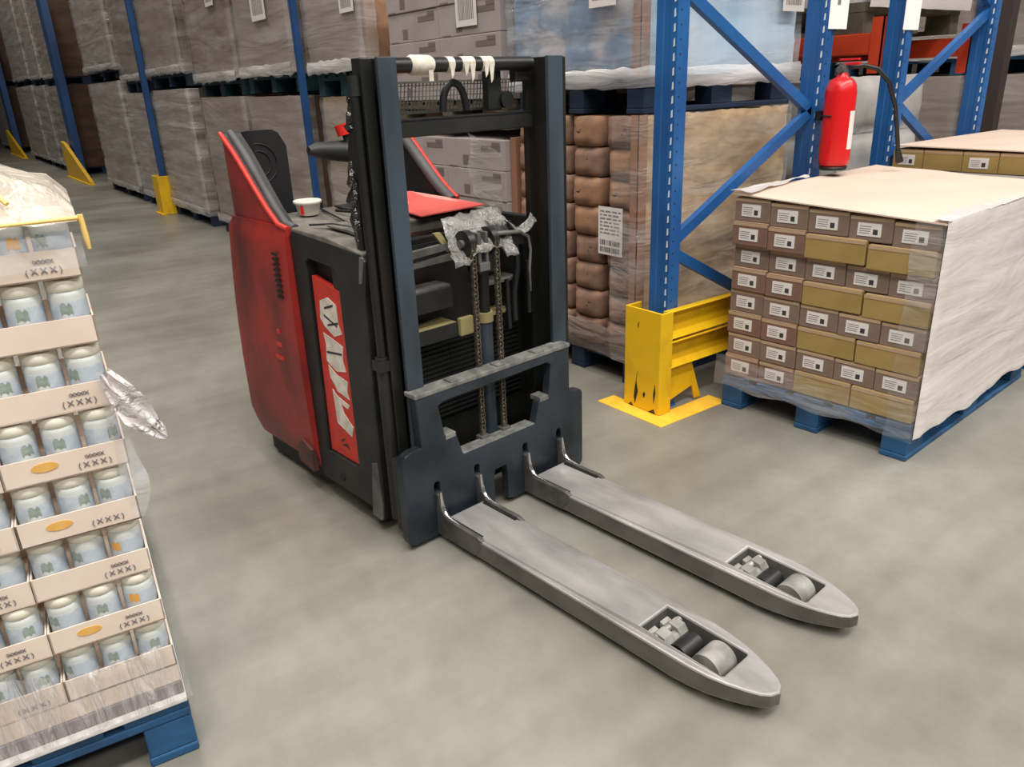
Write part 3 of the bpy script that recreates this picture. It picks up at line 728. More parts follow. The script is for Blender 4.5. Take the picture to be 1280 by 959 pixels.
for k in range(NL):
    L = NL - 1 - k        # L counted from the floor
    dn = random.uniform(-.006, .006) + (.006 if k % 2 == 0 else -.004); ds = random.uniform(-.004, .004)
    def zb(s): hh = hR + (hL - hR) * (-s / .8); return ZB + L * hh, hh
    cols = [(-.793, .157), (-.634, .157)] + ([(-.475, .157), (-.316, .157), (-.157, .157)] if k % 2 == 0 else [(-.475, .2325), (-.237, .2325)])
    for i, (s, w) in enumerate(cols):
        z, hh = zb(s + w / 2); och = w > .2
        side = 'from the yellow rack guard'
        lb = (f"plain ochre carton, {LAY[k]}, {'at the filmed corner' if i == 3 else 'next to the stickered cartons'} of the near stack" if och else
              f"stickered brown carton, {LAY[k]}, {ORD[i]} from the rack guard, near stack")
        carton(s + ds + random.uniform(-.001, .001), .004 + dn + random.uniform(-.003, .003) + (.002 if och else 0), z, w, .24 if not och else .157, hh - .0015, 'o' if och else ('r' if i < 2 and k % 2 else 'b'), lb, 'cartons of the near stack', lab=not och)
    for j in range(4):
        z, hh = zb(-.1); n0 = .258 + .236 * j
        o = carton(-.162 + random.uniform(-.004, .003) + ds, n0, z, .157, .233, hh - .0015, 'b', f"brown carton behind milky film, {LAY[k]}, {ORD[j]} from the near stack corner", 'cartons on the filmed side of the near stack', lab=False)
        o.rotation_euler = (0, 0, PA)
# beige sheet on top
def sheet(name, s0, s1, n0, n1, zL, zR, label, P=None):
    P = P or p2w
    b = MB(); vs, fs = [], []
    nx, ny = 16, 20
    for layer in (0, 1):
        for i in range(nx + 1):
            for j in range(ny + 1):
                s = s0 + (s1 - s0) * i / nx; n_ = n0 + (n1 - n0) * j / ny
                z = zL + (zR - zL) * i / nx + .004 * math.sin(i * .9) * math.sin(j * .5) + layer * .005
                p = P(s, n_, z); vs.append(p)
    K = (nx + 1) * (ny + 1)
    for i in range(nx):
        for j in range(ny):
            a = i * (ny + 1) + j; fs.append((a, a + 1, a + ny + 2, a + ny + 1)); fs.append((K + a, K + a + ny + 1, K + a + ny + 2, K + a + 1))
    edge = [i * (ny + 1) for i in range(nx + 1)] + [nx * (ny + 1) + j for j in range(1, ny + 1)] + [i * (ny + 1) + ny for i in range(nx - 1, -1, -1)] + [j for j in range(ny - 1, 0, -1)]
    for a, b_ in zip(edge, edge[1:] + edge[:1]): fs.append((a, b_, K + b_, K + a))
    b.add(vs, fs, 'sheet'); return tag(put(name, b), label, 'sheet')
sheet('slip_sheet', -.80, .012, -.004, 1.21, .910, .869, 'beige cardboard sheet covering the top of the near carton stack')
# stretch film round the near stack: milky on the long side, clear collars at top and foot
rf = random.Random(4)
def near_film():
    b = MB(); nz, nn = 22, 46
    def off(n_, z): return .022 + .0035 * math.sin(z * 70) + .004 * math.sin(n_ * 5 + z * 9) + rf.uniform(-.0015, .0015) + .02 * max(0, .3 - z)
    vs = []
    for i in range(nz + 1):
        z = .085 + (.876 - .085) * i / nz
        for j in range(nn + 1):
            n_ = -.004 + 1.22 * j / nn
            zz = z + .012 + (.012 * math.sin(n_ * 9) + .006 * math.sin(n_ * 23) if i == 0 else 0)
            vs.append(p2w(off(n_, z) if 0 < j < nn else .014, n_, zz))
    fs = [(i * (nn + 1) + j, i * (nn + 1) + j + 1, (i + 1) * (nn + 1) + j + 1, (i + 1) * (nn + 1) + j) for i in range(nz) for j in range(nn)]
    b.add(vs, fs, 'milky', True)
    # turned-over edge on top
    vs = []
    for i in range(5):
        for j in range(nn + 1):
            n_ = -.004 + 1.22 * j / nn; vs.append(p2w(.02 - (.05 + .02 * math.sin(n_ * 7)) * i / 4, n_, .8835 + .003 * math.sin(i * 1.2) + rf.uniform(-.001, .002) + .006 * (i > 2)))
    b.add(vs, [(i * (nn + 1) + j, i * (nn + 1) + j + 1, (i + 1) * (nn + 1) + j + 1, (i + 1) * (nn + 1) + j) for i in range(4) for j in range(nn)], 'milky', True)
    # corner turn onto the short face
    vs = []
    for i in range(nz + 1):
        z = .085 + (.876 - .085) * i / nz
        for j in range(5): vs.append(p2w(.016 - .024 * j - .012 * rf.random() * (j == 4), -.016 - .002 * math.sin(z * 60), z))
    b.add(vs, [(i * 5 + j, i * 5 + j + 1, (i + 1) * 5 + j + 1, (i + 1) * 5 + j) for i in range(nz) for j in range(4)], 'clear', True)
    # collar round the foot of the short face, over the pallet deck
    vs = []; ns = 30
    for i in range(6):
        z = .105 + .13 * i / 5
        for j in range(ns + 1):
            s = .016 - .84 * j / ns; vs.append(p2w(s, -.018 - .012 * (1 - i / 5) - rf.uniform(0, .004), z + (.008 * math.sin(s * 23) if i in (0, 5) else 0)))
    b.add(vs, [(i * (ns + 1) + j, i * (ns + 1) + j + 1, (i + 1) * (ns + 1) + j + 1, (i + 1) * (ns + 1) + j) for i in range(5) for j in range(ns)], 'clear', True)
    # film over the far top corner by the rack
    vs = []
    for i in range(5):
        for j in range(15):
            n_ = -.012 + .60 * j / 14; vs.append(p2w(-.815 + (.10 - .09 * j / 14) * i / 4 , n_, .922 + .005 * math.sin(i + j) * (i > 0) + rf.uniform(.0, .006)))
    b.add(vs, [(i * 15 + j, i * 15 + j + 1, (i + 1) * 15 + j + 1, (i + 1) * 15 + j) for i in range(4) for j in range(14)], 'milky', True)
    return b
tag(put('stretch_film', near_film()), 'milky stretch film wrapped along the long side of the near carton stack', 'stretch film')

# second load behind it
QX, QY, QA = -2.078, 3.945, .0
def r2w(s, n, z=0): return (QX + (s + .8) * math.cos(QA) - (n - 1.36) * math.sin(QA), QY + (s + .8) * math.sin(QA) + (n - 1.36) * math.cos(QA), z)
pallet('pallet', 'blue wooden pallet under the second sheet-topped load behind the near stack', r2w(-.78, 1.38), QA, .77, 1.16, detailed=False)
bd = MB(); bd.box((0, .012, .146), (.8, 1.2, .88), 'carton')
ld = tag(put('wrapped_load', bd, None, r2w(-.8, 1.36), QA), 'wrapped brown carton load on pallet behind the near stack, below its top layer', 'wrapped load')
fb = MB(); fb.box((-.002, .004, .147), (.808, 1.208, .882), 'milky'); put('stretch_film', fb, ld)
for i, (s, w) in enumerate(((-.80, .150), (-.648, .183), (-.463, .158), (-.303, .15), (-.151, .15))):
    carton(s, 1.362, .884, w, .24, .093, 'o', f"ochre carton atop the rear sheet-topped load, {ORD[i]} from the rack", 'top cartons of the rear load', lab=i % 2 == 0, P=r2w, A=QA)
for j in range(4): carton(-.151, 1.606 + .238 * j, .884, .15, .234, .093, 'o', 'ochre carton along the long side of the rear load, under its sheet', 'side cartons of the rear load', lab=False, P=r2w, A=QA)
sheet('slip_sheet', -.80, .012, 1.355, 2.57, .992, .984, 'beige cardboard sheet on top of the rear carton load', r2w)

# ------------------------------------------------------------------ jar pallet on the left
JA = math.radians(-6.5); JX, JY = -1.494, .179
def j2w(x, y, z=0): return (JX + x * math.cos(JA) - y * math.sin(JA), JY + x * math.sin(JA) + y * math.cos(JA), z)
# local: x out of the stack (face at 0), y along the face (0 at the corner, negative into the photo's left)
pj = pallet('pallet', 'blue wooden pallet under the stack of jar trays', j2w(-1.2, -.8 + .004), JA, 1.205, .8, skid='x')
b = MB(); b.box((-1.195, -.79, .1445), (.014, .003, .156), 'white', bev=.003)
tag(put('slip_sheet', b, None, (JX, JY, 0), JA), 'white sheet between the blue pallet and the jar trays', 'sheet')
b = MB(); b.box((-.40, -.62, .1565), (-.002, .001, .188), 'inkgrey', bev=.003)
tag(put('base_pad', b, None, (JX, JY, 0), JA), 'grey card pad on the white sheet under the jar trays', 'pad')
b = MB(); b.box((-.40, -.62, .1885), (-.004, .0, .2325), 'tray', bev=.003)
tag(put('base_pad', b, None, (JX, JY, 0), JA), 'plain pale card layer under the bottom jar trays', 'pad')
TW, TD, TH, JR, JH = .2035, .19, .050, .0312, .112
def tray_mesh(h):
    b = MB(); t = .003
    b.box((-TD, -TW, 0), (0, 0, t), 'tray'); b.box((-t, -TW, 0), (0, 0, h), 'tray'); b.box((-TD, -TW, 0), (-TD + t, 0, h), 'tray')
    b.box((-TD, -TW, 0), (0, -TW + t, h), 'tray'); b.box((-TD, -t, 0), (0, 0, h), 'tray'); return b
tr_me = tray_mesh(TH).mesh('jar_tray'); tr_tall = tray_mesh(.095).mesh('jar_tray')
tx1 = text_mesh('tray_print', '( X X X )', .0145, 'trayink', lambda x, y, z: Vector((.0008 + z, -.056 + x, .017 + y)))
tx2 = text_mesh('tray_print', 'IXXXIX', .0095, 'trayink', lambda x, y, z: Vector((.0008 + z, -.054 + x, 0.0325 + y)))
lg = MB(); lg.prism([(-.135 + .022 * math.cos(a * PI / 8), .030 + .009 * math.sin(a * PI / 8)) for a in range(16)], .0002, .0012, 'traylogo', 'x'); lg_me = lg.mesh('tray_logo')
def jar_root(i):
    b = MB()
    b.lathe([(.027, 0), (.0295, .003), (.0300, .018)], 'jar', n=22); b.lathe([(.0302, .018), (.0303, .075)], 'jarlabel', n=22)
    b.lathe([(.0300, .075), (.0305, .083), (.029, .091), (.0265, .093)], 'jar', n=22)
    r = put('jar', b)
    l = MB(); l.lathe([(.0285, .0915), (.0302, .0925), (.0302, .109), (.028, .1115)], 'lid', n=22); put('lid', l, r)
    p = MB()
    vs = []
    for k in range(6):
        a = -.45 + .9 * k / 5
        for z in (.05, .068): vs.append((.0309 * math.cos(a * .7), .0309 * math.sin(a * .7), z + (.005 if k in (1, 2, 4) else 0)))
    p.add(vs, [(2 * k, 2 * k + 2, 2 * k + 3, 2 * k + 1) for k in range(5)], 'jarorange' if i == 2 else 'jargreen'); put('jar_print', p, r)
    return r
jar_p = [jar_root(0), jar_root(2)]
used = [False, False]
rj = random.Random(21); PITCH = .120
LV = ['top tier', 'second tier down', 'third tier down', 'fourth tier down', 'fifth tier down', 'sixth tier down', 'seventh tier down', 'bottom tier']
for k in range(8):
    zt = 1.073 - PITCH * k; last = k == 7
    zj = zt + .0035 if not last else 1.073 - PITCH * 7 + .0035
    jx = rj.uniform(-.004, .003); jy = rj.uniform(-.003, .004)
    if last: jx, jy = -.003, 0
    shift = 0
    for c in range(3):
        y0 = jy - c * (TW + .0015)
        side = ('at the stack corner', 'second from the stack corner', 'third from the stack corner')[c]
        o = put('jar_tray', tr_me, None, j2w(jx, y0, zt), JA)
        tag(o, f"pale card tray of jars in the {LV[k]}, {side}", 'tray', 'jar trays on the left pallet')
        if k in (0, 2, 3, 4, 5, 6) or c: put('tray_print', tx1, o); 
        if k in (0, 2, 3, 5, 6): put('tray_print', tx2, o)
        if k in (0, 3, 4, 6) and not (k == 0 and c == 0): put('tray_logo', lg_me, o)
        for i in range(3):
            kind = 1 if (k == 0 and c == 0 and i == 1) or rj.random() < .12 else 0
            jl = f"white jar with bluish label, {LV[k]}, {ORD[3 * c + i]} from the stack corner"
            loc = j2w(jx - .0355, y0 - .034 - i * .0672 + rj.uniform(-.0005, .0005), zj)
            rz = rj.uniform(-.9, .7) + JA
            if not used[kind]:
                o2 = jar_p[kind]; used[kind] = True; o2.location = loc; o2.rotation_euler = (0, 0, rz); tag(o2, jl, 'jar', 'jars on the left pallet')
            else:
                o2 = jar_p[kind].copy(); C.objects.link(o2); o2.location = loc; o2.rotation_euler = (0, 0, rz); o2['label'] = jl
                for ch in list(jar_p[kind].children):
                    d = ch.copy(); C.objects.link(d); d.parent = o2
if not used[1]: bpy.data.objects.remove(jar_p[1])
# film cover on top, film band round the foot, loose film tail at the corner
rc = random.Random(9)
def cover():
    b = MB(); nx, ny = 16, 22; vs = []
    for i in range(nx + 1):
        for j in range(ny + 1):
            x = .012 - .42 * i / nx; y = .012 - .66 * j / ny
            ex = min(1, (i / 3)); ey = min(1, j / 7)
            z = 1.186 + .012 * ex + .085 * min(ex, 1) * (ey ** .8) * (1 if i < 12 else .9) + rc.uniform(-.004, .004)
            if i == 0 or j == 0: z -= .018
            vs.append((x, y, z))
    b.add(vs, [(i * (ny + 1) + j, i * (ny + 1) + j + 1, (i + 1) * (ny + 1) + j + 1, (i + 1) * (ny + 1) + j) for i in range(nx) for j in range(ny)], 'domefilm', True)
    return b
cv = tag(put('film_cover', cover(), None, (JX, JY, 0), JA), 'white crinkled film cover over the top of the jar stack', 'film cover')
b = MB()  # warm light on the film, drawn as yellow streaks
b.tube([(.018, .014, 1.174), (.019, -.08, 1.173), (.019, -.22, 1.172), (.019, -.5, 1.173)], [.004, .003, .003, .003], 'domeyellow', 6)
b.tube([(.012, .018, 1.178), (.012, .020, 1.14), (.011, .021, 1.12)], [.005, .005, .003], 'domeyellow', 6)
b.tube([(.01, -.08, 1.205), (-.05, -.13, 1.262), (-.13, -.16, 1.277)], [.004, .007, .004], 'domeyellow', 6)
put('warm_light_streak', b, cv)['label'] = 'yellow streaks painted for warm light on the film cover'
def foot_film():
    b = MB(); nz, ny = 9, 60; vs = []
    for i in range(nz + 1):
        for j in range(ny + 1):
            y = .014 - .64 * j / ny; z = .157 + .16 * i / nz + (.03 * math.sin(y * 14) if i == nz else 0)
            vs.append((.012 + .003 * math.sin(j * 1.9 + i * .35) * (1 if j % 3 else .4) + rc.uniform(0, .002) + .004 * (1 - i / nz), y, z))
    b.add(vs, [(i * (ny + 1) + j, i * (ny + 1) + j + 1, (i + 1) * (ny + 1) + j + 1, (i + 1) * (ny + 1) + j) for i in range(nz) for j in range(ny)], 'footfilm', True)
    return b
M['footfilm'] = film_mat('foot_film', (226, 222, 222), .10, .55, (1, 7, .8), 6, .1, .9, 8, .9)
tag(put('stretch_film', foot_film(), None, (JX, JY, 0), JA), 'clear wrinkled stretch film round the foot of the jar stack', 'stretch film')
def top_film():
    b = MB()
    # clear film across the upper tier
    vs = []
    for i in range(7):
        for j in range(31):
            y = .012 - .62 * j / 30; z = 1.092 + .056 * i / 6; vs.append((.010 + .004 * math.sin(j * 1.1 + i) + rc.uniform(0, .003), y, z))
    b.add(vs, [(i * 31 + j, i * 31 + j + 1, (i + 1) * 31 + j + 1, (i + 1) * 31 + j) for i in range(6) for j in range(30)], 'flimsy', True)
    return b
tag(put('stretch_film', top_film(), None, (JX, JY, 0), JA), 'clear glinting film across the top tier of jars', 'stretch film')
def tail():
    b = MB(); vs = []
    ctr = [(.012, -.004, .90), (.014, .006, .875), (.018, .022, .845), (.014, .034, .815), (.012, .048, .788), (.010, .064, .762), (.008, .074, .75)]
    wd = [.020, .040, .056, .060, .046, .030, .008]
    for (x, y, z), w in zip(ctr, wd):
        for j in range(7):
            t = j / 6 - .5; vs.append((x + .010 * math.sin(j * 2.1 + z * 40), y + t * w * .8, z + t * w * .55))
    b.add(vs, [(i * 7 + j, i * 7 + j + 1, (i + 1) * 7 + j + 1, (i + 1) * 7 + j) for i in range(6) for j in range(6)], 'tailfilm', True)
    vs = []
    for i in range(12):
        z = .90 - .30 * i / 11
        for j in range(4): vs.append((.008 - .010 * (j == 0) + rc.uniform(0, .003), .012 + .010 * math.sin(i * .9) * (j > 1) - .030 * (3 - j) / 3 + (.012 * math.sin(PI * i / 11) if j == 3 else 0), z))
    b.add(vs, [(i * 4 + j, i * 4 + j + 1, (i + 1) * 4 + j + 1, (i + 1) * 4 + j) for i in range(11) for j in range(3)], 'flimsy', True)
    return b
M['tailfilm'] = film_mat('loose_film', (240, 232, 230), .6, .95, (1, 1, 1), 12, .25, .8, 20)
tag(put('loose_film_tail', tail(), None, (JX, JY, 0), JA), 'loose tail of stretch film sticking out from the jar stack corner', 'film tail')

# ------------------------------------------------------------------ pallet racking
def upright(parent, y0, z1, x0=-2.215, flip=1, holes=True, ztop=3.4):
    w, d, t = .105, .075, .004
    b = MB()
    # folded channel: front flange, two sides with a set-back step, rear lips
    pts = [(0, 0), (.034, 0), (.040, .006), (.065, .006), (.071, 0), (w, 0), (w, .040), (w - .010, .048), (w - .010, d), (w - .03, d), (w - .03, d - t), (w - .010 - t, d - t), (w - .010 - t, .05), (w - t, .041), (w - t, t), (t, t), (t, .041), (.010 + t, .05), (.010 + t, d - t), (.03, d - t), (.03, d), (.010, d), (.010, .048), (0, .040)]
    b.prism([(x0 + x, y0 + y) for x, y in pts], 0.01, ztop, 'blue', 'z')
    u = put('upright', b, parent)
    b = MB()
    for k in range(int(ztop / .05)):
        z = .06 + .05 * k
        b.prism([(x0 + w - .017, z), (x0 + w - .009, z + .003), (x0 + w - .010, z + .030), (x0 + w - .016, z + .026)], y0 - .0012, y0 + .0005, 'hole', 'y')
    put('slot_row', b, u)['label'] = 'row of teardrop slots painted pale for light from behind'
    b = MB()
    for k in range(int(ztop / .05)): b.cyl((x0 + w - .001, y0 + .02, .085 + .05 * k), (x0 + w + .0008, y0 + .02, .085 + .05 * k), .0042, 'holedark', 8, smooth=False)
    put('hole_row', b, u)
    b = MB(); b.box((x0, y0, 0), (x0 + w, y0 + d, .01), 'blue'); put('base_plate', b, u)
    return u
def brace(parent, p, q, x=-2.165):
    (y0, z0), (y1, z1) = p, q
    d = Vector((0, y1 - y0, z1 - z0)); L = d.length; d.normalize(); n_ = Vector((0, -d.z, d.y))
    prof = [(-.022, 0), (.022, 0), (.022, .03), (.018, .03), (.018, .004), (-.018, .004), (-.018, .03), (-.022, .03)]
    vs = []
    for t in (0, L):
        for a, e in prof:
            v = Vector((x, y0, z0)) + d * t + n_ * a; vs.append((v.x - .0 + (.03 - e) - .01, v.y, v.z))
    k = len(prof); b = MB(); b.add(vs, [tuple(range(k)), tuple(range(2 * k - 1, k - 1, -1))] + [(i, (i + 1) % k, k + (i + 1) % k, k + i) for i in range(k)], 'blue')
    return put('brace', b, parent)
f1 = thing('blue_racking', 'blue slotted rack frame with diagonal braces standing behind the yellow guard', 'rack frame', (0, 0, 0), 0, 'rack end frames')
upright(f1, 2.35, 0); upright(f1, 3.30, 0)
for p, q in (((2.40, 1.675), (3.33, 1.18)), ((3.33, 1.20), (2.40, .71)), ((2.40, .685), (3.33, .20)), ((2.40, 1.70), (3.33, 2.2))): brace(f1, p, q)
f2 = thing('blue_racking', 'blue slotted rack frame behind the fire extinguisher, carrying the orange beams', 'rack frame', (0, 0, 0), 0, 'rack end frames')
upright(f2, 3.975, 0); upright(f2, 4.885, 0)
for p, q in (((4.02, 1.175), (4.92, 1.63)), ((4.02, 1.205), (4.92, .73)), ((4.02, .68), (4.92, .22)), ((4.02, 2.15), (4.92, 1.66))): brace(f2, p, q)
for par, y, lb in ((f1, 3.305, ''), (f2, 3.93, '')):
    b = MB(); b.box((-2.108, y, 1.525), (-2.104, y + .14, 1.86), 'signwhite', bev=.001)
    if y < 3.5: b.box((-2.1045, y + .05, 1.62), (-2.1035, y + .075, 1.70), 'inkgrey')
    put('location_sign', b, par)['label'] = 'white sign plate on the upright'

def beam(name, label, x0, x1, y, z0, z1, m, group=None):
    r = MB(); r.box((x0, y, z0), (x1, y + .05, z1), m, bev=.006); r.box((x0, y + .045, z1 - .03), (x1, y + .062, z1 - .004), m)
    o = tag(put(name, r), label, 'rack beam', group)
    c_ = MB(); c_.box((x1 - .004, y - .006, z0 - .09), (x1 + .004, y + .055, z1 + .07), m); c_.box((x1 - .06, y - .006, z0 - .09), (x1 + .004, y - .002, z1 + .07), m); put('end_connector', c_, o)
    return o
beam('rack_beam', 'orange rack beam fixed to the upright beside the fire extinguisher hose', -4.9, -2.222, 3.965, 1.425, 1.525, 'orange', 'orange rack beams')
beam('rack_beam', 'orange rack beam at the rear, fixed to the rearmost blue upright', -4.9, -2.222, 4.90, 1.405, 1.505, 'orange', 'orange rack beams')

# yellow guard
gd = thing('rack_guard', 'chipped yellow steel guard rail round the foot of the rack upright', 'rack guard', (0, 0, 0))
b = MB()
out = [(-2.278, 0), (-2.075, 0), (-2.068, .006), (-2.068, .07), (-2.078, .07), (-2.078, .010), (-2.268, .010), (-2.268, .09), (-2.278, .09)]
b.prism([(x, 2.275 + y) for x, y in out], .004, .455, 'yellow', 'z'); fp_ = put('front_plate', b, gd, bev=.002)
b = MB()
for pts in ([(-2.21, .02), (-2.195, .08), (-2.205, .13), (-2.20, .17), (-2.212, .10), (-2.218, .05)], [(-2.10, .05), (-2.092, .10), (-2.096, .14), (-2.104, .09)], [(-2.16, .06), (-2.15, .075), (-2.155, .09), (-2.165, .08)], [(-2.20, .37), (-2.195, .40), (-2.203, .385)], [(-2.25, .005), (-2.22, .005), (-2.235, .02)], [(-2.13, .005), (-2.09, .005), (-2.10, .025), (-2.115, .015)]):
    b.prism(pts, 2.2735, 2.2755, 'mastdark')
put('chipped_paint', b, fp_)
for z0, z1 in ((.335, .452), (.205, .318)):
    b = MB(); t = .006
    prof = [(-2.066, z1), (-2.072, z1 + .004), (-2.108, z1), (-2.108, z0), (-2.072, z0 - .004), (-2.066, z0), (-2.072, z0 + t), (-2.102, z0 + t + .012), (-2.102, z1 - t - .012), (-2.072, z1 - t)]
    vs = prof; b.prism(prof, 2.325, 3.28, 'yellow', 'y')
    put('guard_rail', b, gd, bev=.002)
b = MB(); b.prism([(2.33, .03), (2.33, .205), (2.50, .205), (2.578, .004), (2.535, .004), (2.515, .075)], -2.106, -2.096, 'yellow', 'x')
put('foot_plate', b, gd, bev=.002)
b = MB(); b.prism([(3.27, .03), (3.27, .205), (3.10, .205), (3.02, .004), (3.06, .004), (3.09, .075)], -2.106, -2.096, 'yellow', 'x'); put('foot_plate', b, gd, bev=.002)

# fire extinguisher
ex = thing('fire_extinguisher', 'red fire extinguisher hung on the side of the second blue upright', 'fire extinguisher', (-2.009, 3.30, 0))
b = MB(); b.lathe([(.050, .955), (.064, .965), (.066, .985), (.066, 1.265), (.061, 1.295), (.046, 1.318), (.026, 1.330), (.022, 1.345)], 'extred', n=28); b.lathe([(.056, .94), (.060, .955), (.05, .956)], 'hose', n=24); put('cylinder_body', b, ex)
b = MB(); b.cyl((0, 0, 1.34), (0, 0, 1.385), .020, 'greymetal', 14); b.box((-.015, -.012, 1.375), (.075, .012, 1.386), 'extred', bev=.003); b.box((-.02, -.010, 1.394), (.07, .010, 1.402), 'extred', bev=.003); b.cyl((.0, -.03, 1.36), (.0, -.018, 1.36), .016, 'greymetal', 14); put('valve', b, ex)
b = MB(); b.tube([(.02, .02, 1.365), (.06, .05, 1.372), (.10, .10, 1.355), (.13, .15, 1.30), (.14, .21, 1.20), (.135, .265, 1.09), (.13, .31, .99)], .0095, 'hose', 10); hs = put('discharge_hose', b, ex)
b = MB(); b.cyl((.13, .30, 1.01), (.13, .33, .955), .011, 'hose', 12, .018); put('nozzle', b, hs)
b = MB()
b.add([(.0672 * math.cos(a), .0672 * math.sin(a), z) for z in (1.03, 1.19) for a in [-.25 + .12 * k for k in range(6)]], [(k, k + 1, k + 7, k + 6) for k in range(5)], 'white', True); put('instruction_label', b, ex)['label'] = 'white instruction label'
b = MB(); b.box((-.098, -.03, 1.15), (-.066, .03, 1.19), 'hose'); b.tube([(.069 * math.cos(a), .069 * math.sin(a), 1.17) for a in [PI + .0 + (k - 6) * .28 for k in range(13)]], .004, 'hose', 6); put('wall_bracket', b, ex)

# ------------------------------------------------------------------ wrapped loads
rl = random.Random(31)
def bulge(b, x0, x1, z0, z1, yf, nx, nz, m, amp=.02, sub=5, plane='y', stagger=False, gap=.0):
    """a face of pillowed packs; plane y: face towards -y at yf, plane x: face towards +x at yf"""
    vs = []; NX, NZ = nx * sub, nz * sub
    for i in range(NX + 1):
        for j in range(NZ + 1):
            fx = (i % sub) / sub; fz = (j % sub) / sub
            e = min(1, 4.0 * min(fx, 1 - fx)) * min(1, 4.0 * min(fz, 1 - fz)); e = e ** .6
            a = x0 + (x1 - x0) * i / NX + rl.uniform(-1, 1) * .004; z = z0 + (z1 - z0) * j / NZ + rl.uniform(-1, 1) * (.004 if j else 0)
            o = yf + amp * (1 - e) if plane == 'y' else yf - amp * (1 - e)
            o += rl.uniform(-.003, .003)
            vs.append((a, o, z) if plane == 'y' else (o, a, z))
    b.add(vs, [(i * (NZ + 1) + j, i * (NZ + 1) + j + 1, (i + 1) * (NZ + 1) + j + 1, (i + 1) * (NZ + 1) + j) for i in range(NX) for j in range(NZ)], m, True)
    return b
def wrapped(label, x0, x1, y0, y1, z0, z1, m, film='filmA', side=None, group='wrapped loads in the long rack', bul=None, tail_=True, lab=None):
    b = MB(); b.box((x0 + .015, y0 + .045, z0), (x1 - .015, y1 - .015, z1), side or m)
    bulge(b, x0 + .015, x1 - .015, z0, z1, y0 + .016, *(bul or (2, max(2, int((z1 - z0) / .3)))), m, .004)
    o = tag(put('wrapped_load', b), label, 'wrapped load', group)
    fl = MB(); nx, nz = 16, 20; vs = []
    path_ = [(x0 - .002, y0 + .15)] + [(x0 + (x1 - x0) * i / nx, y0) for i in range(nx + 1)] + [(x1 + .002, y0 + .05), (x1 + .001, y0 + .12)]
    for j in range(nz + 1):
        zz = z0 - .02 + (z1 - z0 + .02) * j / nz
        for i, (x, y) in enumerate(path_):
            vs.append((x + rl.uniform(-.003, .003), y + rl.uniform(-.006, .003) - (.008 if j < 2 else 0), zz + (rl.uniform(-.025, .02) if j == 0 else 0)))
    n_ = len(path_)
    fl.add(vs, [(j * n_ + i, j * n_ + i + 1, (j + 1) * n_ + i + 1, (j + 1) * n_ + i) for j in range(nz) for i in range(n_ - 1)], film or 'filmA', True)
    if film: put('stretch_film', fl, o)
    if tail_:
        t = MB(); vs = []
        for j in range(4):
            for i in range(15): vs.append((x0 + .03 + (x1 - x0 - .06) * i / 14, y0 - .014 - .006 * (j in (1, 2)) + rl.uniform(-.002, .002), z0 - .022 + .028 * j + rl.uniform(-.007, .007)))
        t.add(vs, [(j * 15 + i, j * 15 + i + 1, (j + 1) * 15 + i + 1, (j + 1) * 15 + i) for j in range(3) for i in range(14)], 'gathered', True); put('film_edge', t, o)['label'] = 'bunched pale film at the foot of the load'
    if lab:
        lx, lz, w, h, st = lab
        paper_label('load_label', w, h, lambda x, z, d: Vector((lx + x, y0 - .012 - d, lz + z)), o, 3, st)['label'] = 'white printed load label'
    return o
M['gathered'] = film_mat('gathered_film', (232, 228, 226), .3, .85, (.6, .6, 4), 3, .15, .4, 4)
PB = 'pallets of the long rack'
# name, x0, x1, lower top, upper pallet bottom, lower material, side, upper material, pallet colours, lower/upper film, label of the upper load
cols = [
    ('beside the truck backrest, by the slim blue upright', -7.10, -5.90, 1.335, 1.362, 'wrapA', 'sidebrown', 'wrapA', 'palletteal', (-6.60, 1.89, .30, .26, 'bars')),
    ('left of the truck, above its red backrest', -8.52, -7.19, 1.345, 1.352, 'wrapA', 'sidebrown', 'wrapB', 'palletteal', (-7.75, 2.10, .22, .20, 'bars')),
    ('just right of the single yellow upright guard', -10.36, -8.86, 1.44, 1.465, 'wrapC', 'sidebrown', 'wrapA', 'palletnavy', None),
    ('just left of the single yellow upright guard', -11.82, -10.68, 1.43, 1.442, 'wrapC', 'sidebrown', 'wrapB', 'palletnavy', None),
    ('between the empty dark bay and the next load', -14.25, -12.0, 1.60, 1.625, 'wrapC', 'sidebrown', 'wrapC', 'palletnavy', None),
]
for i, (where, x0, x1, zl, pb, ml, ms, mu, pc, lab) in enumerate(cols):
    y0 = 2.42 + .01 * (i % 2)
    pallet('pallet', f'floor pallet under the load {where}', (x0 + .03, (y0 + .01) + .03, 0), 0, x1 - x0 - .06, .97, 'palletnavy', False, 'y', PB)
    wrapped(f'lower wrapped load {where}', x0, x1, y0, 3.45, .146, zl, ml, 'filmB' if ml == 'wrapC' else 'filmA', ms)
    pallet('pallet', f'raised pallet of the load {where}', (x0 + .03, (y0 + .012) + .03, max(zl, pb) + .001), 0, x1 - x0 - .06, .97, pc, False, 'y', PB)
    wrapped(f'upper wrapped load {where}', x0, x1, y0 - .01, 3.45, max(zl, pb) + .147, 3.1, mu, 'filmB' if mu == 'wrapC' else 'filmA', ms, lab=lab)
# load F, part hidden by the mast: brown cartons
pallet('pallet', 'dark pallet on the floor under the ochre load seen past the control head', (-5.55, 2.48, 0), 0, .80, .95, 'palletnavy', False, 'y', PB)
wrapped('lower ochre brown load seen past the control head of the truck', -5.58, -4.72, 2.44, 3.45, .146, 1.318, 'ochredull', 'filmA', 'kraft2', tail_=False)
pallet('pallet', 'dark green pallet raised above the ochre load beside the mast top', (-5.66, 2.48, 1.323), 0, .83, .94, 'palletteal', False, 'y', PB)

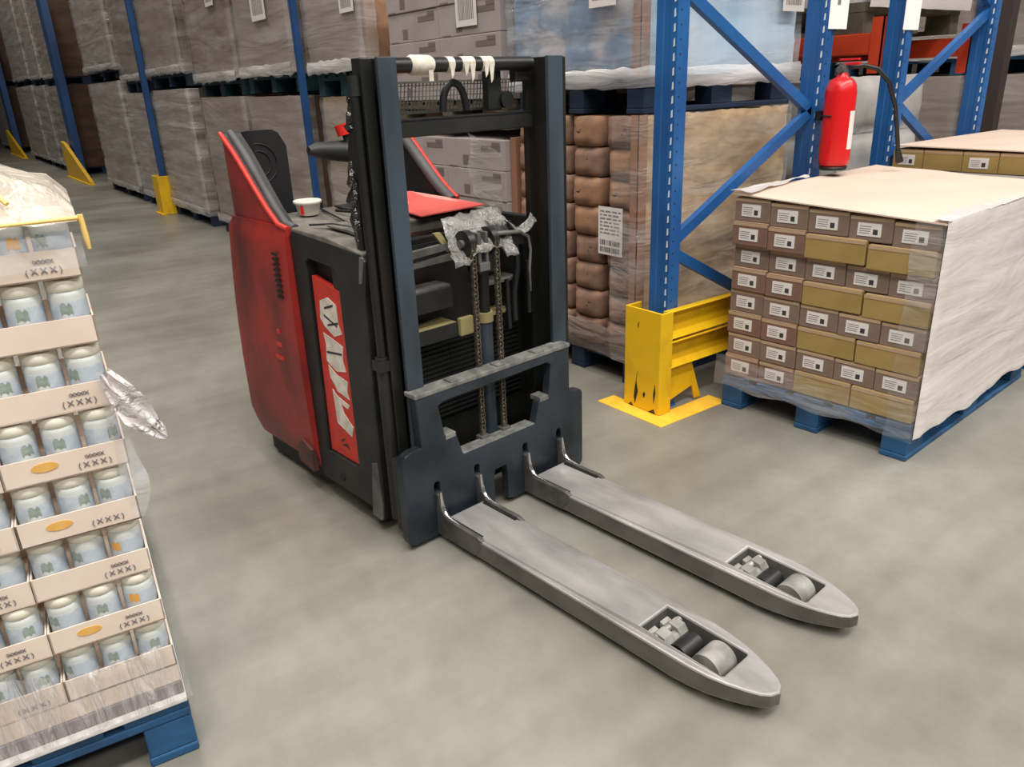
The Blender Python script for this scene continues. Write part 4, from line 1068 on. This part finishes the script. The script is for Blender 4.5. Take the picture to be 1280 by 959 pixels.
wrapped('upper taupe wrapped load beside the top of the left mast upright', -5.70, -4.80, 2.43, 3.45, 1.49, 3.1, 'wrapA', 'filmA', 'kraft', lab=(-5.05, 1.82, .2, .17, 'bars'))

# grey carton load seen through the mast (lower and upper), every carton by itself
gc = {}
def grey_carton(x, z, w, h, row, col, label):
    k = (w, h)
    if k not in gc:
        b = MB(); b.box((0, 0, 0), (w, .98, h), 'greycarton', bev=.004); gc[k] = b.mesh('carton')
        p = MB()
        for (a, c_, d, e) in ((.62, .62, .93, .80), (.80, .78, .93, .92), (.30, .12, .40, .45)): p.box((a * w, -.0012, c_ * h), (d * w, 0, e * h), 'greyprint')
        p.box((.05 * w, -.001, .02 * h), (.2 * w, 0, .06 * h), 'greyprint'); gc['p'] = p.mesh('carton_print')
    o = put('carton', gc[k], None, (x, 2.43 + random.uniform(-.004, .004), z)); tag(o, label, 'carton', 'grey cartons seen through the mast')
    put('carton_print', gc['p'], o); return o
for lvl, zb0, rows in (('lower', .146, 6), ('upper', 1.285, 6)):
    nm = 'on the floor' if lvl == 'lower' else 'raised'
    for r_ in range(rows):
        for c_ in range(2):
            if lvl == 'upper' and r_ > 4: continue
            gcl = grey_carton(-4.447 + .565 * c_, zb0 + .157 * r_ + (.0 if lvl == 'upper' else .0), .56, .155, r_, c_, f"grey printed carton, {'left' if c_ == 0 else 'right'} column, {ORD[r_]} row up of the {lvl} stack behind the mast")
pallet('pallet', 'pallet on the floor under the grey cartons behind the mast', (-4.44, 2.44, 0), 0, 1.14, 1.0, 'palletnavy', False, 'y', PB)
pallet('pallet', 'raised pallet under the upper grey cartons behind the mast', (-4.44, 2.44, 1.137), 0, 1.14, 1.0, 'palletwood', False, 'y', PB)
paper_label('load_label', .19, .20, lambda x, z, d: Vector((-3.68 + 3.865 + x, -.008 - d, .04 + z)), [o for o in bpy.data.objects if o.get('label', '').startswith('grey printed carton, right column, third row up of the upper')][0], 8, 'bars')
tail2 = MB(); vs = []
for i in range(9):
    for j in range(7): vs.append((-3.62 + .30 * j / 6 + .02 * math.sin(i), 2.42 - .015 * random.random() - .004, 1.12 - .32 * i / 8 - .10 * j / 6))
tail2.add(vs, [(i * 7 + j, i * 7 + j + 1, (i + 1) * 7 + j + 1, (i + 1) * 7 + j) for i in range(8) for j in range(6)], 'clear', True)
gfc = [o for o in bpy.data.objects if o.get('label', '').startswith('grey printed carton, right column, sixth row up of the lower')][0]
lf = put('film_scrap', tail2, gfc); lf.matrix_parent_inverse = Matrix.Translation(gfc.location).inverted(); lf['label'] = 'glinting scrap of clear film'
b = MB(); b.box((-3.312, 2.46, .147), (-3.268, 2.52, 1.1), 'cornerboard'); tag(put('corner_board', b), 'brown corner board between the grey cartons and the brown packs', 'corner board')
b = MB(); b.box((-3.312, 2.50, 1.285), (-3.268, 2.56, 2.1), 'greyprint'); tag(put('corner_board', b), 'dark grey corner board between the upper grey cartons and the blue packs', 'corner board')

# brown pack load by the guard
HX0, HX1, HY = -3.235, -2.345, 2.405
pallet('pallet', 'dark navy pallet under the brown packs beside the yellow guard', (HX0 + .03, HY + .04, 0), 0, HX1 - HX0 - .05, 1.0, 'palletnavy', True, 'y', PB)
pk = {}
def pack_mesh(w, h, d, m):
    b = MB(); nx, nz = 6, 6; vs = []
    # pillow: rounded front, flat back
    N = 7
    for i in range(N):
        for j in range(N):
            u, v = i / (N - 1) * 2 - 1, j / (N - 1) * 2 - 1
            e = (1 - abs(u) ** 12) * (1 - abs(v) ** 7)
            x = u * w / 2 * (1 - .05 * v * v); z = v * h / 2 * (1 - .05 * u ** 4)
            vs.append((x, -(d * (.84 + .16 * e ** .5)) + rl.uniform(-.003, .003), z + h / 2))
    fs = [(i * N + j, i * N + j + 1, (i + 1) * N + j + 1, (i + 1) * N + j) for i in range(N - 1) for j in range(N - 1)]
    o = len(vs)
    ring = [i * N for i in range(N)] + [(N - 1) * N + j for j in range(1, N)] + [i * N + N - 1 for i in range(N - 2, -1, -1)] + [j for j in range(N - 2, 0, -1)]
    bk = [(vs[a][0], 0, vs[a][2]) for a in ring]; vs += bk
    fs += [(ring[i], ring[(i + 1) % len(ring)], o + (i + 1) % len(ring), o + i) for i in range(len(ring))]; fs.append(tuple(o + i for i in range(len(ring))))
    b.add(vs, fs, m, True); return b
for m in ('kraft', 'kraft2'):
    for v in range(2): pk[(m, v)] = pack_mesh(.186, .1315, .155, m).mesh('paper_pack')
pr_me = MB()
for (x0, x1, z) in ((-.055, -.02, .072), (-.012, .03, .072), (.036, .06, .072), (-.05, .02, .056)): pr_me.box((x0, -.1535, z), (x1, -.1525, z + .010), 'ink')
pr_me = pr_me.mesh('pack_print')
for c_, cx in enumerate((-2.487, -2.712, -2.937, -3.13)):
    for r_ in range(8):
        m = 'kraft' if (r_ + c_) % 3 != 1 and c_ < 2 and r_ > 3 else 'kraft2'
        o = put('paper_pack', pk[(m, r_ % 2)], None, (cx + rl.uniform(-.006, .006), 2.585 + rl.uniform(-.006, .006), .150 + .1325 * r_), rl.uniform(-.02, .02))
        tag(o, f"brown paper pack, {ORD[r_]} row up, {ORD[c_]} column left of the rack upright", 'pack', 'brown paper packs by the rack upright'); put('pack_print', pr_me, o)
b = MB(); b.box((HX0 + .01, 2.60, .1455), (HX1 - .05, 3.44, 1.205), 'kraft2')
bulge(b, 2.46, 3.44, .1455, 1.21, HX1 - .012, 6, 9, 'bagside', .008, 5, 'x')
bl_ = tag(put('wrapped_load', b), 'ochre wrapped side of the brown pack load seen through the rack braces', 'wrapped load', 'loads in the end bay')
b = MB(); b.box((HX1 - .055, HY + .006, .1455), (HX1 - .008, HY + .014, 1.215), 'cornerboard'); b.box((HX1 - .014, HY + .006, .1455), (HX1 - .006, HY + .055, 1.215), 'cornerboard'); put('corner_board', b, bl_)['label'] = 'brown card corner board'
fl = MB(); vs = []
pts = [(HX1 - .16, HY - .004), (HX1 - .09, HY - .004), (HX1 - .03, HY - .004), (HX1 + .004, HY + .01)] + [(HX1 + .006, HY + .05 + .98 * k / 12) for k in range(13)]
for j in range(19):
    for i, (x, y) in enumerate(pts): vs.append((x + rl.uniform(-.003, .003), y + rl.uniform(-.004, .004), .12 + 1.095 * j / 18))
n_ = len(pts); fl.add(vs, [(j * n_ + i, j * n_ + i + 1, (j + 1) * n_ + i + 1, (j + 1) * n_ + i) for j in range(18) for i in range(n_ - 1)], 'clear', True); put('stretch_film', fl, bl_)
b = MB(); vs = []
for j in range(4):
    for i in range(19): vs.append((HX0 + .02 + .85 * i / 18, HY + .02 - .02 * (j in (1, 2)) + rl.uniform(-.004, .004), .115 + .05 * j + rl.uniform(-.01, .01)))
b.add(vs, [(j * 19 + i, j * 19 + i + 1, (j + 1) * 19 + i + 1, (j + 1) * 19 + i) for j in range(3) for i in range(18)], 'gathered2', True); put('film_edge', b, bl_)
paper_label('load_label', .155, .215, lambda x, z, d: Vector((-2.60 + x, 2.415 - d, .612 + z)), bl_, 12, 'lines')['label'] = 'white printed label with bar codes'

# blue and white packs above
pallet('pallet', 'navy pallet under the blue and white packs above the brown load', (HX0 + .03, HY + .04, 1.217), 0, HX1 - HX0 - .05, 1.0, 'palletnavy', True, 'y', PB)
b = MB(); b.box((HX0 + .02, HY + .075, 1.3625), (HX1 - .05, 3.45, 2.6), 'bluepack')
bulge(b, HX0 + .01, HX1 - .05, 1.3625, 2.6, HY + .03, 5, 8, 'bluepack', .014, 6)
bulge(b, HY + .04, 3.45, 1.3625, 2.6, HX1 - .02, 3, 5, 'blueside', .006, 6, 'x')
b2_ = tag(put('wrapped_load', b), 'pale blue and white wrapped pack load above the brown packs', 'wrapped load', 'loads in the end bay')
b = MB(); b.box((HX1 - .06, HY + .012, 1.3625), (HX1 - .012, HY + .022, 2.6), 'cornerboard'); b.box((HX1 - .018, HY + .012, 1.3625), (HX1 - .010, HY + .06, 2.6), 'cornerboard'); put('corner_board', b, b2_)
fl = MB(); vs = []
pts = [(HX0, 3.4), (HX0 - .004, HY + .02)] + [(HX0 + .86 * k / 10, HY) for k in range(11)] + [(HX1 + .002, HY + .01)] + [(HX1 + .004, HY + .05 + 1.0 * k / 12) for k in range(13)]
for j in range(23):
    for i, (x, y) in enumerate(pts): vs.append((x + rl.uniform(-.003, .003), y + rl.uniform(-.006, .004), 1.325 + 1.28 * j / 22))
n_ = len(pts); fl.add(vs, [(j * n_ + i, j * n_ + i + 1, (j + 1) * n_ + i + 1, (j + 1) * n_ + i) for j in range(22) for i in range(n_ - 1)], 'filmblue', True); put('stretch_film', fl, b2_)
b = MB(); vs = []
for j in range(5):
    for i in range(33):
        q = 1.92 * i / 32; x, y = (HX0 + .02 + q, HY - .012) if q < .87 else (HX1 + .016, HY + (q - .87))
        k = (.008 if j in (1, 2, 3) else 0) + rl.uniform(-.002, .002)
        vs.append((x + (k if q >= .87 else 0), y - (k if q < .87 else 0), 1.318 + .020 * j + rl.uniform(-.006, .006)))
b.add(vs, [(j * 33 + i, j * 33 + i + 1, (j + 1) * 33 + i + 1, (j + 1) * 33 + i) for j in range(4) for i in range(32)], 'gathered', True); put('film_edge', b, b2_)['label'] = 'bunched white film at the foot of the load'
paper_label('load_label', .16, .17, lambda x, z, d: Vector((-2.64 + x, HY - .010 - d, 1.635 + z)), b2_, 21, 'bars')
paper_label('load_label', .16, .17, lambda x, z, d: Vector((HX1 + .012 + d, 3.29 + x, 1.615 + z)), b2_, 22, 'bars')

# white bale load in the next bay and the load on its beams
pallet('pallet', 'dark pallet under the white bale behind the fire extinguisher', (-3.55, 4.10, 0), 0, 1.08, .72, 'palletnavy', False, 'y', PB)
b = MB(); b.box((-3.58, 4.08, .146), (-2.46, 4.85, 1.26), 'whitebale')
bulge(b, 4.06, 4.88, .146, 1.32, -2.40, 2, 4, 'whitebale', .05, 7, 'x'); bulge(b, -3.58, -2.42, .146, 1.30, 4.05, 2, 4, 'whitebale', .05, 7)
o = tag(put('wrapped_load', b), 'bulging white wrapped bale load behind the fire extinguisher', 'wrapped load', 'loads in the next bay')
pallet('pallet', 'wooden pallet on the orange beams behind the white sign plates', (-3.4, 3.99, 1.527), 0, 1.05, 1.0, 'palletwood', False, 'x', PB)
b = MB(); b.box((-3.4, 4.0, 1.672), (-2.36, 4.98, 2.6), 'whitebale'); bulge(b, 3.99, 4.99, 1.672, 2.6, -2.33, 2, 4, 'blueside', .03, 6, 'x')
o = tag(put('wrapped_load', b), 'white filmed load on the orange beams, behind the sign plates', 'wrapped load', 'loads in the next bay')
fl = MB(); vs = []
for j in range(9):
    for i in range(14): vs.append((-2.31 + rl.uniform(-.01, .01), 3.98 + 1.04 * i / 13, 1.645 + .95 * j / 8))
fl.add(vs, [(j * 14 + i, j * 14 + i + 1, (j + 1) * 14 + i + 1, (j + 1) * 14 + i) for j in range(8) for i in range(13)], 'milky', True); put('stretch_film', fl, o)

# far row beyond the cross aisle
for i, (x0, x1) in enumerate(((-5.6, -4.45), (-4.35, -3.2), (-3.1, -1.95), (-1.85, -.7))):
    w = ('leftmost beyond the cross aisle', 'second beyond the cross aisle', 'third beyond the cross aisle', 'last beyond the cross aisle')[i]
    pallet('pallet', f'floor pallet under the taupe load, {w}', (x0 + .03, (7.02) + .03, 0), 0, x1 - x0 - .06, .97, 'palletnavy', False, 'y', PB)
    wrapped(f'lower taupe load, {w}', x0, x1, 7.0, 8.0, .146, 1.28, 'wrapB', 'filmA', 'sidebrown', group='loads beyond the cross aisle')
    pallet('pallet', f'raised pallet between the taupe loads, {w}', (x0 + .03, (7.02) + .03, 1.285), 0, x1 - x0 - .06, .97, 'palletblue', False, 'y', PB)
    wrapped(f'upper taupe load, {w}', x0, x1, 7.0, 8.0, 1.432, 2.9, 'wrapB', 'filmA', 'sidebrown', group='loads beyond the cross aisle')
b = MB(); b.box((-2.77, 6.47, 0), (-2.68, 6.56, 3.4), 'poledark', bev=.006); b.box((-2.80, 6.44, 0), (-2.65, 6.59, .012), 'poledark')
tag(put('steel_post', b), 'dark brown steel post standing before the far taupe loads', 'post')

# long rack: slim uprights, yellow guards, dark bay, far loads
def slim_upright(label, x, y, w, d, gp='slim blue uprights of the long rack'):
    b = MB(); t = .006
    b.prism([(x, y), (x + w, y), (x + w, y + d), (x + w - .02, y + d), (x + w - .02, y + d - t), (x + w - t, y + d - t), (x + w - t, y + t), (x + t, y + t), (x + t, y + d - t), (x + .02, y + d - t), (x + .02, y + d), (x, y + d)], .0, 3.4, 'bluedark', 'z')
    b.box((x, y, 0), (x + w, y + d, .012), 'bluedark'); return tag(put('rack_upright', b), label, 'rack upright', gp)
slim_upright('slim blue upright behind the truck control head', -5.76, 2.37, .05, .04)
slim_upright('slim blue upright rising out of the single yellow guard', -10.565, 2.37, .08, .06)
slim_upright('blue upright behind the larger triangular yellow guard', -17.3, 2.40, .42, .12)
slim_upright('farthest blue upright at the left edge', -27.9, 2.40, .7, .14)
g = thing('upright_guard', 'single narrow yellow guard at the foot of a slim upright', 'upright guard', (0, 0, 0))
b = MB(); b.prism([(-10.66, 2.30), (-10.38, 2.30), (-10.38, 2.46), (-10.40, 2.46), (-10.40, 2.32), (-10.64, 2.32), (-10.64, 2.46), (-10.66, 2.46)], .0, .46, 'yellow', 'z'); put('guard_plate', b, g, bev=.004)
b = MB(); b.box((-10.70, 2.27, 0), (-10.34, 2.32, .012), 'yellow'); put('foot_plate', b, g)
for nm, xa, xb, lab_ in (('a', -17.6, -15.3, 'larger triangular yellow guard beside the empty dark bay'), ('b', -27.9, -24.6, 'farther triangular yellow guard at the left edge')):
    g = thing('upright_guard', lab_, 'upright guard', (0, 0, 0))
    b = MB(); b.prism([(xa, .0), (xb, .0), (xb, .05), (xa + .35, .62), (xa, .66)], 2.30, 2.36, 'yellow', 'y'); put('guard_plate', b, g, bev=.004)
    b = MB(); b.box((xa - .05, 2.27, 0), (xb + .05, 2.38, .015), 'yellow'); put('foot_plate', b, g)
for i, (z0, z1) in enumerate(((.146, 1.25), (1.62, 3.1))):
    wrapped(f"{('lower', 'upper')[i]} dark brown load set back in the empty bay", -16.7, -14.4, 3.4, 4.4, z0, z1, 'wrapD', None, 'wrapD', tail_=False)
    pallet('pallet', f"{('lower', 'upper')[i]} pallet set back in the dark bay of the long rack", (-16.66, 3.46, z0 - .1455), 0, 2.2, .90, 'palletnavy', False, 'y', PB)
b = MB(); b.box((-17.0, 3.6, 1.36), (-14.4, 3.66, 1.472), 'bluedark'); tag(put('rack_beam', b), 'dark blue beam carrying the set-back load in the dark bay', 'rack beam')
far = [(-19.0, -17.55, 1.66, 'wrapA'), (-20.9, -19.3, 1.70, 'wrapC'), (-24.3, -21.1, 1.74, 'wrapC'), (-32.0, -28.3, 1.85, 'wrapC')]
for i, (x0, x1, zl, m) in enumerate(far):
    w = ('just left of the triangular guard', 'second left of the triangular guard', 'beside the farther triangular guard', 'at the far end of the long rack')[i]
    pallet('pallet', f'floor pallet under the far load {w}', (x0 + .03, (2.47) + .03, 0), 0, x1 - x0 - .06, .97, 'palletnavy', False, 'y', PB)
    wrapped(f'lower far wrapped load {w}', x0, x1, 2.45, 3.45, .146, zl, m, 'filmB', 'sidebrown')
    pallet('pallet', f'raised pallet under the upper far load {w}', (x0 + .03, (2.47) + .03, zl + .002), 0, x1 - x0 - .06, .97, 'palletnavy', False, 'y', PB)
    wrapped(f'upper far wrapped load {w}', x0, x1, 2.45, 3.45, zl + .148, 3.7, m, 'filmB', 'sidebrown')

# ------------------------------------------------------------------ light
def area(name, loc, sx, sy, power, col=(1, .95, .88)):
    l = bpy.data.lights.new(name, 'AREA'); l.shape = 'RECTANGLE'; l.size = sx; l.size_y = sy; l.energy = power; l.color = col
    o = bpy.data.objects.new(name, l); C.objects.link(o); o.location = loc; return o
area('aisle_and_fill_lamp', (-12, .9, 7.6), 26, .5, 1300, (1, .94, .86))
area('aisle_and_fill_lamp', (1.6, 3.0, 7.6), .8, 16, 2100, (1, .98, .95))
area('aisle_and_fill_lamp', (6.0, 2.0, 7.6), .8, 18, 1500, (1, .98, .95))  # unseen row added to brighten the faces turned toward it
area('aisle_and_fill_lamp', (-2.5, -1.2, 7.6), 8, .6, 500, (1, .96, .9))
w = bpy.data.worlds.new('world'); SC.world = w; w.use_nodes = True
bg = w.node_tree.nodes['Background']; bg.inputs['Color'].default_value = (.95, .97, 1, 1); bg.inputs['Strength'].default_value = .2
SC.view_settings.view_transform = 'Standard'; SC.view_settings.look = 'None'; SC.view_settings.gamma = 1; SC.view_settings.use_curve_mapping = False
SC.view_settings.exposure = -0.85
SC.cycles.max_bounces = 8; SC.cycles.transparent_max_bounces = 16; SC.cycles.use_denoising = True
